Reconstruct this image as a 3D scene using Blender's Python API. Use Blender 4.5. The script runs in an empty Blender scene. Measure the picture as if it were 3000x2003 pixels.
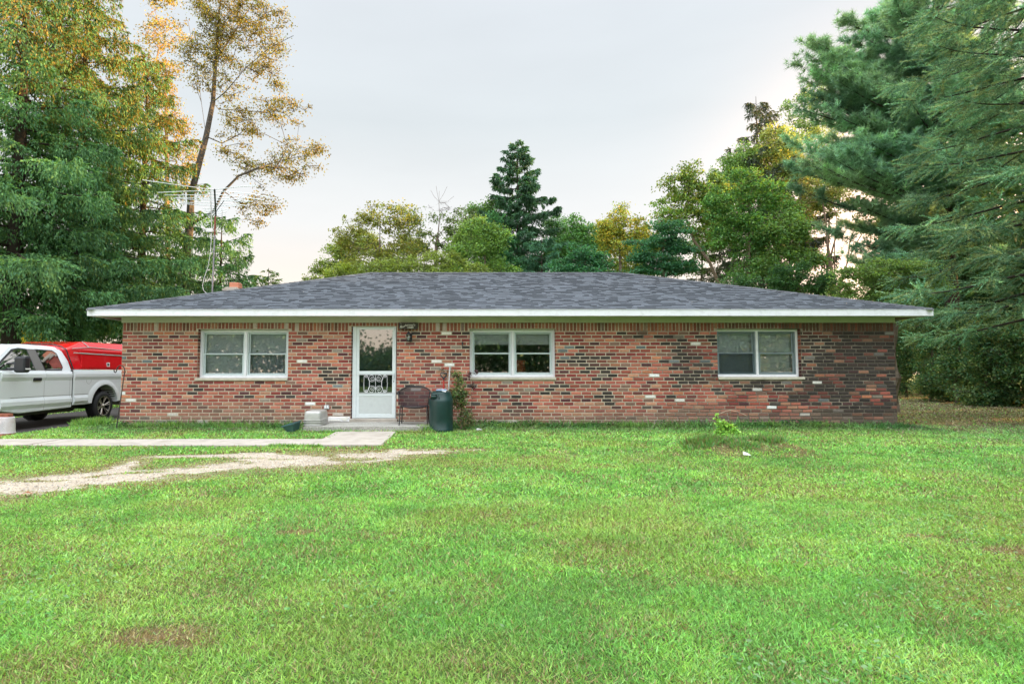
import bpy, bmesh, math, random
import numpy as np
from mathutils import Vector, Matrix
R = math.radians
sc = bpy.context.scene
COL = sc.collection
# ------------------------------------------------------------------ camera, world, sun, exposure
CAMH = 1.18
PITCH = math.atan(90 / 1600.0)
cd = bpy.data.cameras.new('camera')
cam = bpy.data.objects.new('camera', cd); COL.objects.link(cam)
cam.location = (0, 0, CAMH)
cam.rotation_euler = (math.pi / 2 + PITCH, 0, 0)
cd.sensor_width = 36; cd.lens = 19.2; cd.shift_x = 0.0467
cd.clip_start = 0.05; cd.clip_end = 2000
sc.camera = cam
sc.view_settings.view_transform = 'Standard'
sc.view_settings.look = 'None'
sc.view_settings.exposure = EXPOSURE = 1.82
sc.view_settings.gamma = 1
SUN_EL, SUN_AZ = R(12.5), R(84)           # azimuth measured from +Y towards +X
sd = bpy.data.lights.new('sun', 'SUN'); sd.energy = 5.0; sd.angle = R(1.2); sd.color = (1.0, 0.60, 0.22)
sun = bpy.data.objects.new('sun', sd); COL.objects.link(sun)
sdir = Vector((math.sin(SUN_AZ) * math.cos(SUN_EL), math.cos(SUN_AZ) * math.cos(SUN_EL), math.sin(SUN_EL)))
sun.rotation_euler = sdir.to_track_quat('Z', 'Y').to_euler()
sun.location = (30, 30, 30)
W = bpy.data.worlds.new('World'); sc.world = W; W.use_nodes = True
nt = W.node_tree; N = nt.nodes; L = nt.links
for n in list(N): N.remove(n)
out = N.new('ShaderNodeOutputWorld'); bg = N.new('ShaderNodeBackground'); L.new(bg.outputs[0], out.inputs[0])
bg.inputs[1].default_value = 0.05
sky = N.new('ShaderNodeTexSky'); sky.sky_type = 'NISHITA'; sky.sun_disc = False
sky.sun_elevation = SUN_EL; sky.sun_rotation = SUN_AZ; sky.dust_density = 3.0; sky.air_density = 1.0; sky.ozone_density = 2.0
tc = N.new('ShaderNodeTexCoord'); sep = N.new('ShaderNodeSeparateXYZ'); L.new(tc.outputs['Generated'], sep.inputs[0])
ramp = N.new('ShaderNodeValToRGB'); L.new(sep.outputs['Z'], ramp.inputs[0])
cr = ramp.color_ramp
cr.elements[0].position = 0.0; cr.elements[0].color = (1.0, 0.78, 0.58, 1)
cr.elements[1].position = 1.0; cr.elements[1].color = (0.92, 0.97, 1.0, 1)
for p, c in ((0.16, (0.90, 0.815, 0.73)), (0.26, (0.785, 0.785, 0.775)), (0.42, (0.645, 0.69, 0.71)), (0.60, (0.65, 0.69, 0.73))):
    e = cr.elements.new(p); e.color = (*c, 1)
# extra sky brightness added overhead and behind the viewer, unseen, lighting lawn and wall
def math_node(op, a=None, b=None):
    n = N.new('ShaderNodeMath'); n.operation = op
    for i, v in enumerate((a, b)):
        if v is None: continue
        if isinstance(v, (int, float)): n.inputs[i].default_value = v
        else: L.new(v, n.inputs[i])
    return n.outputs[0]
mr = N.new('ShaderNodeMapRange'); mr.interpolation_type = 'SMOOTHSTEP'; L.new(sep.outputs['Z'], mr.inputs[0])
mr.inputs[1].default_value = 0.60; mr.inputs[2].default_value = 0.85; mr.inputs[3].default_value = 7.3; mr.inputs[4].default_value = 25.0
mr2 = N.new('ShaderNodeMapRange'); mr2.interpolation_type = 'SMOOTHSTEP'; L.new(sep.outputs['Y'], mr2.inputs[0])
mr2.inputs[1].default_value = 0.1; mr2.inputs[2].default_value = -0.75; mr2.inputs[3].default_value = 1.0; mr2.inputs[4].default_value = 2.3
gain = math_node('MULTIPLY', mr.outputs[0], mr2.outputs[0])
# thin streaks of high cloud
nz = N.new('ShaderNodeTexNoise'); nz.inputs['Scale'].default_value = 2.2; nz.inputs['Detail'].default_value = 5
mp = N.new('ShaderNodeMapping'); mp.inputs['Scale'].default_value = (1.0, 1.0, 4.0); mp.inputs['Rotation'].default_value = (0.0, 0.25, 0.3)
L.new(tc.outputs['Generated'], mp.inputs[0]); L.new(mp.outputs[0], nz.inputs['Vector'])
mr3 = N.new('ShaderNodeMapRange'); L.new(nz.outputs[0], mr3.inputs[0]); mr3.inputs[1].default_value = 0.3; mr3.inputs[2].default_value = 0.7
mr3.inputs[3].default_value = 0.965; mr3.inputs[4].default_value = 1.04
gain = math_node('MULTIPLY', gain, mr3.outputs[0])
sv = N.new('ShaderNodeVectorMath'); sv.operation = 'SCALE'; L.new(ramp.outputs[0], sv.inputs[0]); L.new(gain, sv.inputs['Scale'])
# glow round the low sun
dp = N.new('ShaderNodeVectorMath'); dp.operation = 'DOT_PRODUCT'; L.new(tc.outputs['Generated'], dp.inputs[0]); dp.inputs[1].default_value = (math.sin(R(40)) * math.cos(R(12)), math.cos(R(40)) * math.cos(R(12)), math.sin(R(12)))
pw = math_node('POWER', math_node('MAXIMUM', dp.outputs['Value'], 0.0), 60.0)
gl = N.new('ShaderNodeVectorMath'); gl.operation = 'SCALE'; gl.inputs[0].default_value = (12, 6.6, 3.6); L.new(pw, gl.inputs['Scale'])
ad = N.new('ShaderNodeVectorMath'); ad.operation = 'ADD'; L.new(sv.outputs[0], ad.inputs[0]); L.new(gl.outputs[0], ad.inputs[1])
mx = N.new('ShaderNodeMixRGB'); mx.inputs[0].default_value = 0.92; L.new(sky.outputs[0], mx.inputs[1]); L.new(ad.outputs[0], mx.inputs[2])
L.new(mx.outputs[0], bg.inputs[0])

# ------------------------------------------------------------------ helpers
rs = np.random.RandomState(7)
_sp, _cp = math.sin(PITCH), math.cos(PITCH)
def PX(px, py, Y):
    """photo pixel (3000 px wide) on the plane at distance Y -> (x, z)"""
    u = (px - 1360) / 1600.0; v = (1001.5 - py) / 1600.0
    k = Y / (_cp - v * _sp)
    return u * k, CAMH + k * (_sp + v * _cp)
def GP(px, py, zg=0.0):
    """photo pixel -> point on the ground"""
    u = (px - 1360) / 1600.0; v = (1001.5 - py) / 1600.0
    k = (zg - CAMH) / (_sp + v * _cp)
    return u * k, k * (_cp - v * _sp)
def tag(o, label=None, cat=None, group=None, kind=None):
    if label: o['label'] = label
    if cat: o['category'] = cat
    if group: o['group'] = group
    if kind: o['kind'] = kind
    return o
def empty(name, loc, label, cat, group=None, rz=0):
    o = bpy.data.objects.new(name, None); COL.objects.link(o); o.location = loc; o.rotation_euler = (0, 0, rz)
    o.empty_display_size = 0.2
    return tag(o, label, cat, group)
def link(name, me, mats, parent=None):
    for m in (mats if isinstance(mats, (list, tuple)) else [mats]): me.materials.append(m)
    o = bpy.data.objects.new(name, me); COL.objects.link(o)
    if parent is not None:
        o.parent = parent
        # parts are modelled in world coordinates: subtract the thing's own place
        p = parent; t = Vector((0, 0, 0))
        while p is not None: t += p.location; p = p.parent
        o.location = -t
    return o
def hashn(ix, iy, s):
    h = (ix * 374761393 + iy * 668265263 + s * 974634777) & 0x7fffffff
    h = ((h ^ (h >> 13)) * 1274126177) & 0x7fffffff
    return ((h ^ (h >> 16)) & 0xffff) / 65535.0
def vnoise(x, y, s=0):
    x = np.asarray(x, float); y = np.asarray(y, float)
    ix = np.floor(x).astype(np.int64); iy = np.floor(y).astype(np.int64); fx = x - ix; fy = y - iy
    fx = fx * fx * (3 - 2 * fx); fy = fy * fy * (3 - 2 * fy)
    a = hashn(ix, iy, s); b = hashn(ix + 1, iy, s); c = hashn(ix, iy + 1, s); d = hashn(ix + 1, iy + 1, s)
    return (a * (1 - fx) + b * fx) * (1 - fy) + (c * (1 - fx) + d * fx) * fy
def fbm(x, y, s=0, o=4):
    t = 0; a = 0.5; n = 0
    for i in range(o):
        t = t + a * vnoise(x * 2 ** i, y * 2 ** i, s + i * 17); n += a; a *= 0.5
    return t / n
def sstep(a, b, x):
    t = np.clip((x - a) / (b - a), 0, 1); return t * t * (3 - 2 * t)

class MB:
    """collects faces; build() links them as one mesh"""
    def __init__(s): s.v = []; s.f = []; s.c = []; s.m = []; s.col = (0.5, 0.5, 0.5); s.mi = 0; s.sm = []
    def add(s, vs, fs, col=None, mi=None, smooth=False):
        b = len(s.v); s.v.extend([tuple(v) for v in vs]); c = col or s.col
        s.c.extend([c] * len(vs))
        for f in fs: s.f.append([b + i for i in f]); s.m.append(s.mi if mi is None else mi); s.sm.append(smooth)
    def box(s, x0, x1, y0, y1, z0, z1, col=None, mi=None):
        s.add([(x0, y0, z0), (x1, y0, z0), (x1, y1, z0), (x0, y1, z0), (x0, y0, z1), (x1, y0, z1), (x1, y1, z1), (x0, y1, z1)],
              [(0, 3, 2, 1), (4, 5, 6, 7), (0, 1, 5, 4), (1, 2, 6, 5), (2, 3, 7, 6), (3, 0, 4, 7)], col, mi)
    def cbox(s, x0, x1, y0, y1, z0, z1, b=0.01, col=None, mi=None):
        """box with chamfered edges"""
        bm = bmesh.new(); bmesh.ops.create_cube(bm, size=1)
        for v in bm.verts: v.co = Vector(((x0 + x1) / 2 + v.co.x * (x1 - x0), (y0 + y1) / 2 + v.co.y * (y1 - y0), (z0 + z1) / 2 + v.co.z * (z1 - z0)))
        bmesh.ops.bevel(bm, geom=bm.edges[:], offset=b, segments=2, affect='EDGES', profile=0.5)
        s.bm(bm, col, mi)
    def bm(s, bm, col=None, mi=None, smooth=False):
        bm.verts.ensure_lookup_table(); bm.verts.index_update()
        s.add([v.co[:] for v in bm.verts], [[v.index for v in f.verts] for f in bm.faces], col, mi, smooth); bm.free()
    def tube(s, pts, r, n=6, col=None, mi=None, cap=True, smooth=True):
        pts = [Vector(p) for p in pts]; k = len(pts)
        rr = r if isinstance(r, (list, tuple)) else [r] * k
        vs = []; fs = []
        up = Vector((0, 0, 1)); prev = None
        for i, p in enumerate(pts):
            t = (pts[min(i + 1, k - 1)] - pts[max(i - 1, 0)]).normalized()
            if prev is None:
                a = t.cross(up)
                if a.length < 0.05: a = t.cross(Vector((1, 0, 0)))
            else: a = prev - t * prev.dot(t)
            a.normalize(); prev = a; b = t.cross(a)
            for j in range(n):
                w = 2 * math.pi * j / n; vs.append(p + (a * math.cos(w) + b * math.sin(w)) * rr[i])
        for i in range(k - 1):
            for j in range(n):
                j2 = (j + 1) % n; fs.append((i * n + j, i * n + j2, (i + 1) * n + j2, (i + 1) * n + j))
        if cap: fs.append(tuple(range(n))[::-1]); fs.append(tuple((k - 1) * n + j for j in range(n)))
        s.add(vs, fs, col, mi, smooth)
    def lathe(s, prof, c=(0, 0, 0), n=32, col=None, mi=None, axis='z', a0=0, a1=2 * math.pi):
        vs = []; fs = []; full = abs(a1 - a0 - 2 * math.pi) < 1e-6; m = n if full else n + 1
        for (r, h) in prof:
            for j in range(m):
                a = a0 + (a1 - a0) * j / n; x, y = r * math.cos(a), r * math.sin(a)
                vs.append((c[0] + x, c[1] + y, c[2] + h) if axis == 'z' else (c[0] + h, c[1] + x, c[2] + y) if axis == 'x' else (c[0] + x, c[1] + h, c[2] + y))
        for i in range(len(prof) - 1):
            for j in range(n):
                j2 = (j + 1) % m; fs.append((i * m + j, i * m + j2, (i + 1) * m + j2, (i + 1) * m + j))
        s.add(vs, fs, col, mi, True)
    def build(s, name, mats, parent=None, auto=None):
        me = bpy.data.meshes.new(name); me.from_pydata(s.v, [], s.f); me.update()
        ca = me.color_attributes.new('col', 'FLOAT_COLOR', 'POINT')
        a = np.ones((len(s.v), 4), np.float32); a[:, :3] = s.c; ca.data.foreach_set('color', a.ravel())
        me.polygons.foreach_set('material_index', np.array(s.m, np.int32))
        me.polygons.foreach_set('use_smooth', np.array(s.sm, bool))
        bm = bmesh.new(); bm.from_mesh(me); bmesh.ops.recalc_face_normals(bm, faces=bm.faces[:])
        for e in bm.edges:
            if len(e.link_faces) == 2 and e.calc_face_angle(0) > 0.7: e.smooth = False
        bm.to_mesh(me); bm.free()
        return link(name, me, mats, parent)
def npmesh(name, V, F, C, mats, parent=None, MI=None, smooth=False):
    """V (n,3), F list of (m,k) index arrays, C (n,3)"""
    me = bpy.data.meshes.new(name)
    V = np.asarray(V, np.float32); me.vertices.add(len(V)); me.vertices.foreach_set('co', V.ravel())
    F = [np.asarray(f, np.int32) for f in F if len(f)]
    tot = sum(f.size for f in F); cnt = sum(len(f) for f in F)
    me.loops.add(tot); me.polygons.add(cnt)
    me.loops.foreach_set('vertex_index', np.concatenate([f.ravel() for f in F]))
    lt = np.concatenate([np.full(len(f), f.shape[1], np.int32) for f in F])
    ls = np.concatenate([[0], np.cumsum(lt)[:-1]]).astype(np.int32)
    me.polygons.foreach_set('loop_start', ls)
    me.update(calc_edges=True)
    ca = me.color_attributes.new('col', 'FLOAT_COLOR', 'POINT')
    a = np.ones((len(V), 4), np.float32); a[:, :3] = C; ca.data.foreach_set('color', a.ravel())
    if MI is not None: me.polygons.foreach_set('material_index', np.asarray(MI, np.int32))
    me.polygons.foreach_set('use_smooth', np.full(cnt, smooth))
    return link(name, me, mats, parent)

# ------------------------------------------------------------------ materials
def mat(name, col=None, rough=0.6, metal=0.0, noise=0.0, nscale=8, bump=0.0, bscale=60, attr=False, spec=0.5, trans=0.0, coat=0.0, dirt=None):
    m = bpy.data.materials.new(name); m.use_nodes = True; t = m.node_tree; n = t.nodes; l = t.links
    p = n['Principled BSDF']; p.inputs['Roughness'].default_value = rough; p.inputs['Metallic'].default_value = metal
    p.inputs['Specular IOR Level'].default_value = spec; p.inputs['Coat Weight'].default_value = coat; p.inputs['Coat Roughness'].default_value = 0.05
    if attr:
        a = n.new('ShaderNodeAttribute'); a.attribute_name = 'col'; src = a.outputs['Color']
    else:
        a = n.new('ShaderNodeRGB'); a.outputs[0].default_value = (*col, 1); src = a.outputs[0]
    g = n.new('ShaderNodeNewGeometry')
    if noise:
        nz = n.new('ShaderNodeTexNoise'); nz.inputs['Scale'].default_value = nscale; nz.inputs['Detail'].default_value = 6; nz.inputs['Roughness'].default_value = 0.65
        l.new(g.outputs['Position'], nz.inputs['Vector'])
        r = n.new('ShaderNodeMapRange'); r.inputs[1].default_value = 0.28; r.inputs[2].default_value = 0.72; r.inputs[3].default_value = 1 - noise; r.inputs[4].default_value = 1 + noise
        l.new(nz.outputs[0], r.inputs[0])
        v = n.new('ShaderNodeVectorMath'); v.operation = 'SCALE'; l.new(src, v.inputs[0]); l.new(r.outputs[0], v.inputs['Scale']); src = v.outputs[0]
    if dirt:
        dc, amt, sc_ = dirt
        nz = n.new('ShaderNodeTexNoise'); nz.inputs['Scale'].default_value = sc_; nz.inputs['Detail'].default_value = 8; nz.inputs['Roughness'].default_value = 0.7
        l.new(g.outputs['Position'], nz.inputs['Vector'])
        r = n.new('ShaderNodeMapRange'); r.inputs[1].default_value = 0.48; r.inputs[2].default_value = 0.72; r.inputs[4].default_value = amt
        l.new(nz.outputs[0], r.inputs[0])
        x = n.new('ShaderNodeMixRGB'); x.inputs[2].default_value = (*dc, 1); l.new(r.outputs[0], x.inputs[0]); l.new(src, x.inputs[1]); src = x.outputs[0]
    l.new(src, p.inputs['Base Color'])
    if bump:
        nz = n.new('ShaderNodeTexNoise'); nz.inputs['Scale'].default_value = bscale; nz.inputs['Detail'].default_value = 5
        l.new(g.outputs['Position'], nz.inputs['Vector'])
        b = n.new('ShaderNodeBump'); b.inputs['Strength'].default_value = bump; b.inputs['Distance'].default_value = 0.01
        l.new(nz.outputs[0], b.inputs['Height']); l.new(b.outputs[0], p.inputs['Normal'])
    return m
def leafmat(name, trans=0.35, rough=0.55):
    m = bpy.data.materials.new(name); m.use_nodes = True; t = m.node_tree; n = t.nodes; l = t.links
    p = n['Principled BSDF']; o = n['Material Output']
    a = n.new('ShaderNodeAttribute'); a.attribute_name = 'col'
    p.inputs['Roughness'].default_value = rough; p.inputs['Specular IOR Level'].default_value = 0.3
    l.new(a.outputs['Color'], p.inputs['Base Color'])
    tr = n.new('ShaderNodeBsdfTranslucent'); v = n.new('ShaderNodeVectorMath'); v.operation = 'MULTIPLY'; v.inputs[1].default_value = (1.5, 1.25, 0.6)
    l.new(a.outputs['Color'], v.inputs[0]); l.new(v.outputs[0], tr.inputs[0])
    x = n.new('ShaderNodeMixShader'); x.inputs[0].default_value = trans
    l.new(p.outputs[0], x.inputs[1]); l.new(tr.outputs[0], x.inputs[2]); l.new(x.outputs[0], o.inputs[0])
    return m
def glassmat(name, tint=(0.9, 0.95, 0.95), refl=1.45, base=0.06, rough=0.02):
    m = bpy.data.materials.new(name); m.use_nodes = True; t = m.node_tree; n = t.nodes; l = t.links
    o = n['Material Output']; n.remove(n['Principled BSDF'])
    tr = n.new('ShaderNodeBsdfTransparent'); tr.inputs[0].default_value = (*tint, 1)
    gl = n.new('ShaderNodeBsdfGlossy'); gl.inputs['Roughness'].default_value = rough
    f = n.new('ShaderNodeFresnel'); f.inputs[0].default_value = refl
    ad = n.new('ShaderNodeMath'); ad.operation = 'ADD'; ad.inputs[1].default_value = base; ad.use_clamp = True; l.new(f.outputs[0], ad.inputs[0])
    x = n.new('ShaderNodeMixShader'); l.new(ad.outputs[0], x.inputs[0]); l.new(tr.outputs[0], x.inputs[1]); l.new(gl.outputs[0], x.inputs[2]); l.new(x.outputs[0], o.inputs[0])
    return m
M = {}
M['brick'] = mat('brick', attr=True, rough=0.9, noise=0.22, nscale=45, bump=0.6, bscale=90, spec=0.2)
M['mortar'] = mat('mortar', (0.50, 0.43, 0.34), rough=0.95, noise=0.25, nscale=7, bump=0.5, bscale=120, spec=0.1)
M['shingle'] = mat('shingle', attr=True, rough=0.85, noise=0.18, nscale=70, bump=0.5, bscale=200, spec=0.3)
M['white_paint'] = mat('white_paint', (0.76, 0.77, 0.82), rough=0.5, noise=0.05, nscale=3, dirt=((0.35, 0.36, 0.32), 0.35, 6))
M['soffit_paint'] = mat('soffit_paint', (0.56, 0.54, 0.46), rough=0.7, noise=0.08, nscale=3)
M['brown_soffit'] = mat('brown_soffit', (0.16, 0.10, 0.06), rough=0.8, noise=0.2)
M['aluminium'] = mat('aluminium', (0.66, 0.72, 0.74), rough=0.42, metal=0.15, noise=0.05, nscale=6)
M['sash'] = mat('sash', (0.48, 0.56, 0.58), rough=0.45, metal=0.15, noise=0.05, nscale=6)
M['dull_sash'] = mat('dull_sash', (0.20, 0.25, 0.27), rough=0.45, metal=0.2, noise=0.08)
M['stone_sill'] = mat('stone_sill', (0.52, 0.48, 0.40), rough=0.8, noise=0.12, nscale=9, dirt=((0.22, 0.2, 0.17), 0.4, 5))
M['screen_fabric'] = mat('screen_fabric', (0.80, 0.86, 0.88), rough=0.9, noise=0.05)
M['blind'] = mat('blind', (0.82, 0.86, 0.85), rough=0.9, noise=0.03)
M['curtain'] = mat('curtain', (0.45, 0.52, 0.58), rough=0.9)
M['dark_room'] = mat('dark_room', (0.5, 0.5, 0.46), rough=0.9, noise=0.2, nscale=1)
M['glass'] = glassmat('window_glass', tint=(.98, 1, 1), base=0.26)
M['door_glass'] = glassmat('door_glass', tint=(0.45, 0.5, 0.5), base=0.17)
M['truck_glass'] = glassmat('truck_glass', tint=(0.12, 0.14, 0.15), base=0.65)
M['black'] = mat('black_metal', (0.02, 0.02, 0.022), rough=0.45, noise=0.2)
M['chair_mesh'] = mat('chair_fabric', (0.045, 0.025, 0.028), rough=0.8, noise=0.4, nscale=120)
_t = M['chair_mesh'].node_tree; _m = _t.nodes.new('ShaderNodeMixShader'); _m.inputs[0].default_value = 0.22; _tr = _t.nodes.new('ShaderNodeBsdfTransparent')
_t.links.new(_t.nodes['Principled BSDF'].outputs[0], _m.inputs[1]); _t.links.new(_tr.outputs[0], _m.inputs[2]); _t.links.new(_m.outputs[0], _t.nodes['Material Output'].inputs[0])
# sooty staining in the joints, spreading towards the right end of the wall
_t = M['mortar'].node_tree; _n = _t.nodes; _l = _t.links; _p = _n['Principled BSDF']; _src = _p.inputs['Base Color'].links[0].from_socket
_g = _n.new('ShaderNodeNewGeometry'); _mp = _n.new('ShaderNodeMapping'); _mp.inputs['Scale'].default_value = (1.0, 1.0, 2.2); _l.new(_g.outputs['Position'], _mp.inputs[0])
_nz = _n.new('ShaderNodeTexNoise'); _nz.inputs['Scale'].default_value = 1.1; _nz.inputs['Detail'].default_value = 7; _nz.inputs['Roughness'].default_value = .7; _l.new(_mp.outputs[0], _nz.inputs['Vector'])
_s = _n.new('ShaderNodeSeparateXYZ'); _l.new(_g.outputs['Position'], _s.inputs[0])
_r = _n.new('ShaderNodeMapRange'); _r.inputs[1].default_value = 1.5; _r.inputs[2].default_value = 9.0; _r.inputs[3].default_value = -.12; _r.inputs[4].default_value = .30; _l.new(_s.outputs['X'], _r.inputs[0])
_a = _n.new('ShaderNodeMath'); _a.operation = 'ADD'; _l.new(_nz.outputs[0], _a.inputs[0]); _l.new(_r.outputs[0], _a.inputs[1])
_q = _n.new('ShaderNodeMapRange'); _q.inputs[1].default_value = .50; _q.inputs[2].default_value = .72; _q.inputs[4].default_value = .82; _l.new(_a.outputs[0], _q.inputs[0])
_x = _n.new('ShaderNodeMixRGB'); _x.inputs[2].default_value = (.05, .045, .04, 1); _l.new(_q.outputs[0], _x.inputs[0]); _l.new(_src, _x.inputs[1]); _l.new(_x.outputs[0], _p.inputs['Base Color'])
M['concrete'] = mat('concrete', (0.40, 0.355, 0.31), rough=0.95, noise=0.14, nscale=14, bump=0.5, bscale=160, dirt=((0.17, 0.15, 0.11), 0.7, 3.5))
M['aggregate'] = mat('aggregate_concrete', (0.33, 0.32, 0.29), rough=0.95, noise=0.55, nscale=42, bump=1.0, bscale=60, dirt=((0.10, 0.10, 0.07), 0.6, 4))
M['galv'] = mat('galvanised', (0.42, 0.42, 0.40), rough=0.45, metal=0.4, noise=0.1, nscale=10)
M['barrel'] = mat('barrel_plastic', (0.005, 0.032, 0.030), rough=0.38, noise=0.25, nscale=5, dirt=((0.03, 0.06, 0.05), 0.3, 9))
M['bluelid'] = mat('lid_plastic', (0.18, 0.25, 0.36), rough=0.5, noise=0.15)
M['white'] = mat('white_plastic', (0.75, 0.74, 0.75), rough=0.45, noise=0.06, nscale=10, dirt=((0.4, 0.33, 0.3), 0.3, 9))
M['red'] = mat('red_plastic', (0.50, 0.045, 0.04), rough=0.45)
M['pipe'] = mat('grey_pipe', (0.38, 0.38, 0.36), rough=0.6, noise=0.25, nscale=20)
M['wood'] = mat('weathered_wood', (0.05, 0.042, 0.036), rough=0.85, noise=0.3, nscale=30)
M['letter'] = mat('letter_paint', (0.62, 0.60, 0.54), rough=0.7)
M['planter'] = mat('planter_plastic', (0.045, 0.115, 0.125), rough=0.5, noise=0.15)
M['terracotta'] = mat('terracotta', (0.52, 0.20, 0.12), rough=0.85, noise=0.15, nscale=10)
M['bark'] = mat('bark', attr=True, rough=0.95, noise=0.35, nscale=9, bump=0.8, bscale=25, spec=0.1)
M['needle'] = leafmat('needles', 0.33, 0.6)
M['leaf'] = leafmat('leaves', 0.42, 0.5)
M['grassblade'] = leafmat('grass_blades', 0.30, 0.5)
M['dirt'] = mat('soil', attr=True, rough=1.0, noise=0.28, nscale=26, bump=0.8, bscale=90, spec=0.1)
M['truck_white'] = mat('truck_paint', (0.72, 0.76, 0.79), rough=0.28, coat=0.6, noise=0.02, nscale=2)
M['truck_red'] = mat('cap_paint', (0.62, 0.006, 0.012), rough=0.18, coat=0.8)
M['trim'] = mat('black_trim', (0.018, 0.019, 0.024), rough=0.4)
M['pillar'] = mat('pillar_trim', (0.14, 0.135, 0.13), rough=0.4)
M['rubber'] = mat('rubber', (0.014, 0.015, 0.017), rough=0.75, noise=0.2, nscale=40)
M['rim_dark'] = mat('rim_dark', (0.012, 0.012, 0.013), rough=0.35, metal=0.3)
M['rim_light'] = mat('rim_light', (0.42, 0.39, 0.34), rough=0.3, metal=0.8)
M['chrome'] = mat('chrome', (0.6, 0.6, 0.6), rough=0.15, metal=1.0)
M['orange'] = mat('orange_shade', (0.75, 0.16, 0.05), rough=0.8)
M['asphalt'] = mat('asphalt', (0.05, 0.045, 0.043), rough=0.95, noise=0.3, nscale=30)
# ------------------------------------------------------------------ ground
def seg_d(x, y, a, b):
    ax, ay = a; bx, by = b; dx, dy = bx - ax, by - ay; t = np.clip(((x - ax) * dx + (y - ay) * dy) / (dx * dx + dy * dy), 0, 1)
    return np.hypot(x - ax - t * dx, y - ay - t * dy), t
TR1 = [GP(*p) for p in ((-260, 1468), (0, 1432), (350, 1400), (620, 1376), (850, 1352), (1000, 1340), (1180, 1328), (1400, 1318))]
W1 = [0.44, 0.42, 0.34, 0.32, 0.44, 0.42, 0.30, 0.08]
TR2 = [GP(*p) for p in ((150, 1405), (330, 1385), (420, 1340), (600, 1336), (760, 1333), (860, 1337), (950, 1342))]
W2 = [0.10, 0.14, 0.10, 0.12, 0.17, 0.24, 0.30]
def bare_raw(x, y):
    b = np.full(np.shape(x), -9.0)
    for T, Wd in ((TR1, W1), (TR2, W2)):
        for i in range(len(T) - 1):
            d, t = seg_d(x, y, T[i], T[i + 1]); w = Wd[i] * (1 - t) + Wd[i + 1] * t
            b = np.maximum(b, 1 - d / w)
    return b
def bare(x, y):
    """0 = grass, 1 = bare pale track"""
    return sstep(0.0, 0.38, bare_raw(x, y) * 0.62 + (fbm(x * 1.0, y * 2.4, 3) - 0.52) * 2.1 + (fbm(x * 5, y * 8, 11) - 0.5) * 1.3)
def wear(x, y):
    """worn yellowish ground alongside the track"""
    return sstep(-1.9, 0.0, bare_raw(x, y) + (fbm(x * 1.1, y * 1.5, 5) - 0.5) * 1.6)
MOUND = (GP(2190, 1328)[0], GP(2190, 1328)[1])
def gz(x, y):
    x = np.asarray(x, float); y = np.asarray(y, float)
    z = -0.09 * sstep(-8.3, -9.2, x) * sstep(8.5, 10.5, y)
    z = z + 0.018 * (fbm(x * 0.5, y * 0.5, 21) - 0.5) * sstep(0, 2, np.hypot(x, y)) * sstep(11.8, 10.8, y)
    mx_, my_ = MOUND
    e = ((x - mx_) / 0.95) ** 2 + ((y - my_) / 0.42) ** 2
    z = z + 0.19 * np.exp(-e * 1.1) * (0.45 + 1.1 * fbm(x * 3, y * 3, 31))
    return z
BR = [(GP(475, 1870), .38, .13), (GP(870, 1560), .22, .08), (GP(2490, 1410), 0.12, .07), (GP(2680, 1572), .14, .06), (GP(2735, 1577), .10, .05), (GP(2805, 1588), .14, .06),
      (GP(2980, 1615), .30, .10), 
      (GP(2000, 1302), .15, .05), (GP(2430, 1300), .2, .08), (GP(2400, 1345), .15, .06), (GP(1560, 1340), .25, .07),]
def dead(x, y):
    d = np.zeros(np.shape(x))
    for (c, a, b) in BR:
        e = np.hypot((x - c[0]) / a, (y - c[1]) / b) + (fbm(x * 6, y * 6, 41) - 0.5) * 1.4
        d = np.maximum(d, sstep(1.2, 0.3, e))
    mx_, my_ = MOUND
    e = np.hypot((x - mx_) / 1.0, (y - my_) / 0.45) + (fbm(x * 4, y * 4, 43) - 0.5) * 2.4
    d = np.maximum(d, 0.75 * sstep(1.1, 0.4, e))
    return d
def dry_side(x, y):
    """brownish yard at the right of the house"""
    e = sstep(9.2, 10.6, x + (fbm(x, y, 51) - .5) * 1.5) * sstep(10.2, 12.4, y - 0.20 * (x - 10) + (fbm(x * 1.3, y * 1.3, 52) - .5) * 1.6)
    return e
# tensor grid, fine in front of the house and stretching to the horizon
def axis(lo, hi, step, far):
    a = list(np.arange(lo, hi, step)); s = step; v = hi
    while v < far: a.append(v); s *= 1.25; v += s
    s = step * 1.25; v = lo - s; b = []
    while v > -far: b.append(v); s *= 1.25; v -= s
    return np.array(b[::-1] + a)
gx = axis(-13, 15, 0.07, 450); gy = axis(1.2, 20, 0.06, 450)
GX, GY = np.meshgrid(gx, gy); X = GX.ravel(); Yv = GY.ravel()
Z = gz(X, Yv); far = np.hypot(X, Yv)
b_ = bare(X, Yv); w_ = wear(X, Yv); d_ = dead(X, Yv); ds = dry_side(X, Yv)
n1 = fbm(X * 0.9, Yv * 0.9, 61); n2 = fbm(X * 9, Yv * 9, 62)
C = np.empty((len(X), 3))
C[:] = np.array([0.070, 0.125, 0.032])
C = C * (0.7 + 0.6 * n1[:, None])
def mixc(C, col, k): return C * (1 - k[:, None]) + np.array(col) * k[:, None]
C = mixc(C, (0.30, 0.26, 0.15), w_ * 0.6)
C = mixc(C, (0.17, 0.11, 0.065), d_ * 0.8)
C = mixc(C, (0.22, 0.20, 0.08), ds * 0.7)
pale = np.stack([0.37 + 0.13 * n2, 0.305 + 0.12 * n2, 0.235 + 0.10 * n2], 1) * (0.78 + 0.4 * fbm(X * 3, Yv * 3, 66)[:, None])
C = C * (1 - b_[:, None]) + pale * b_[:, None]
ny, nx = GX.shape
idx = np.arange(ny * nx).reshape(ny, nx)
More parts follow.
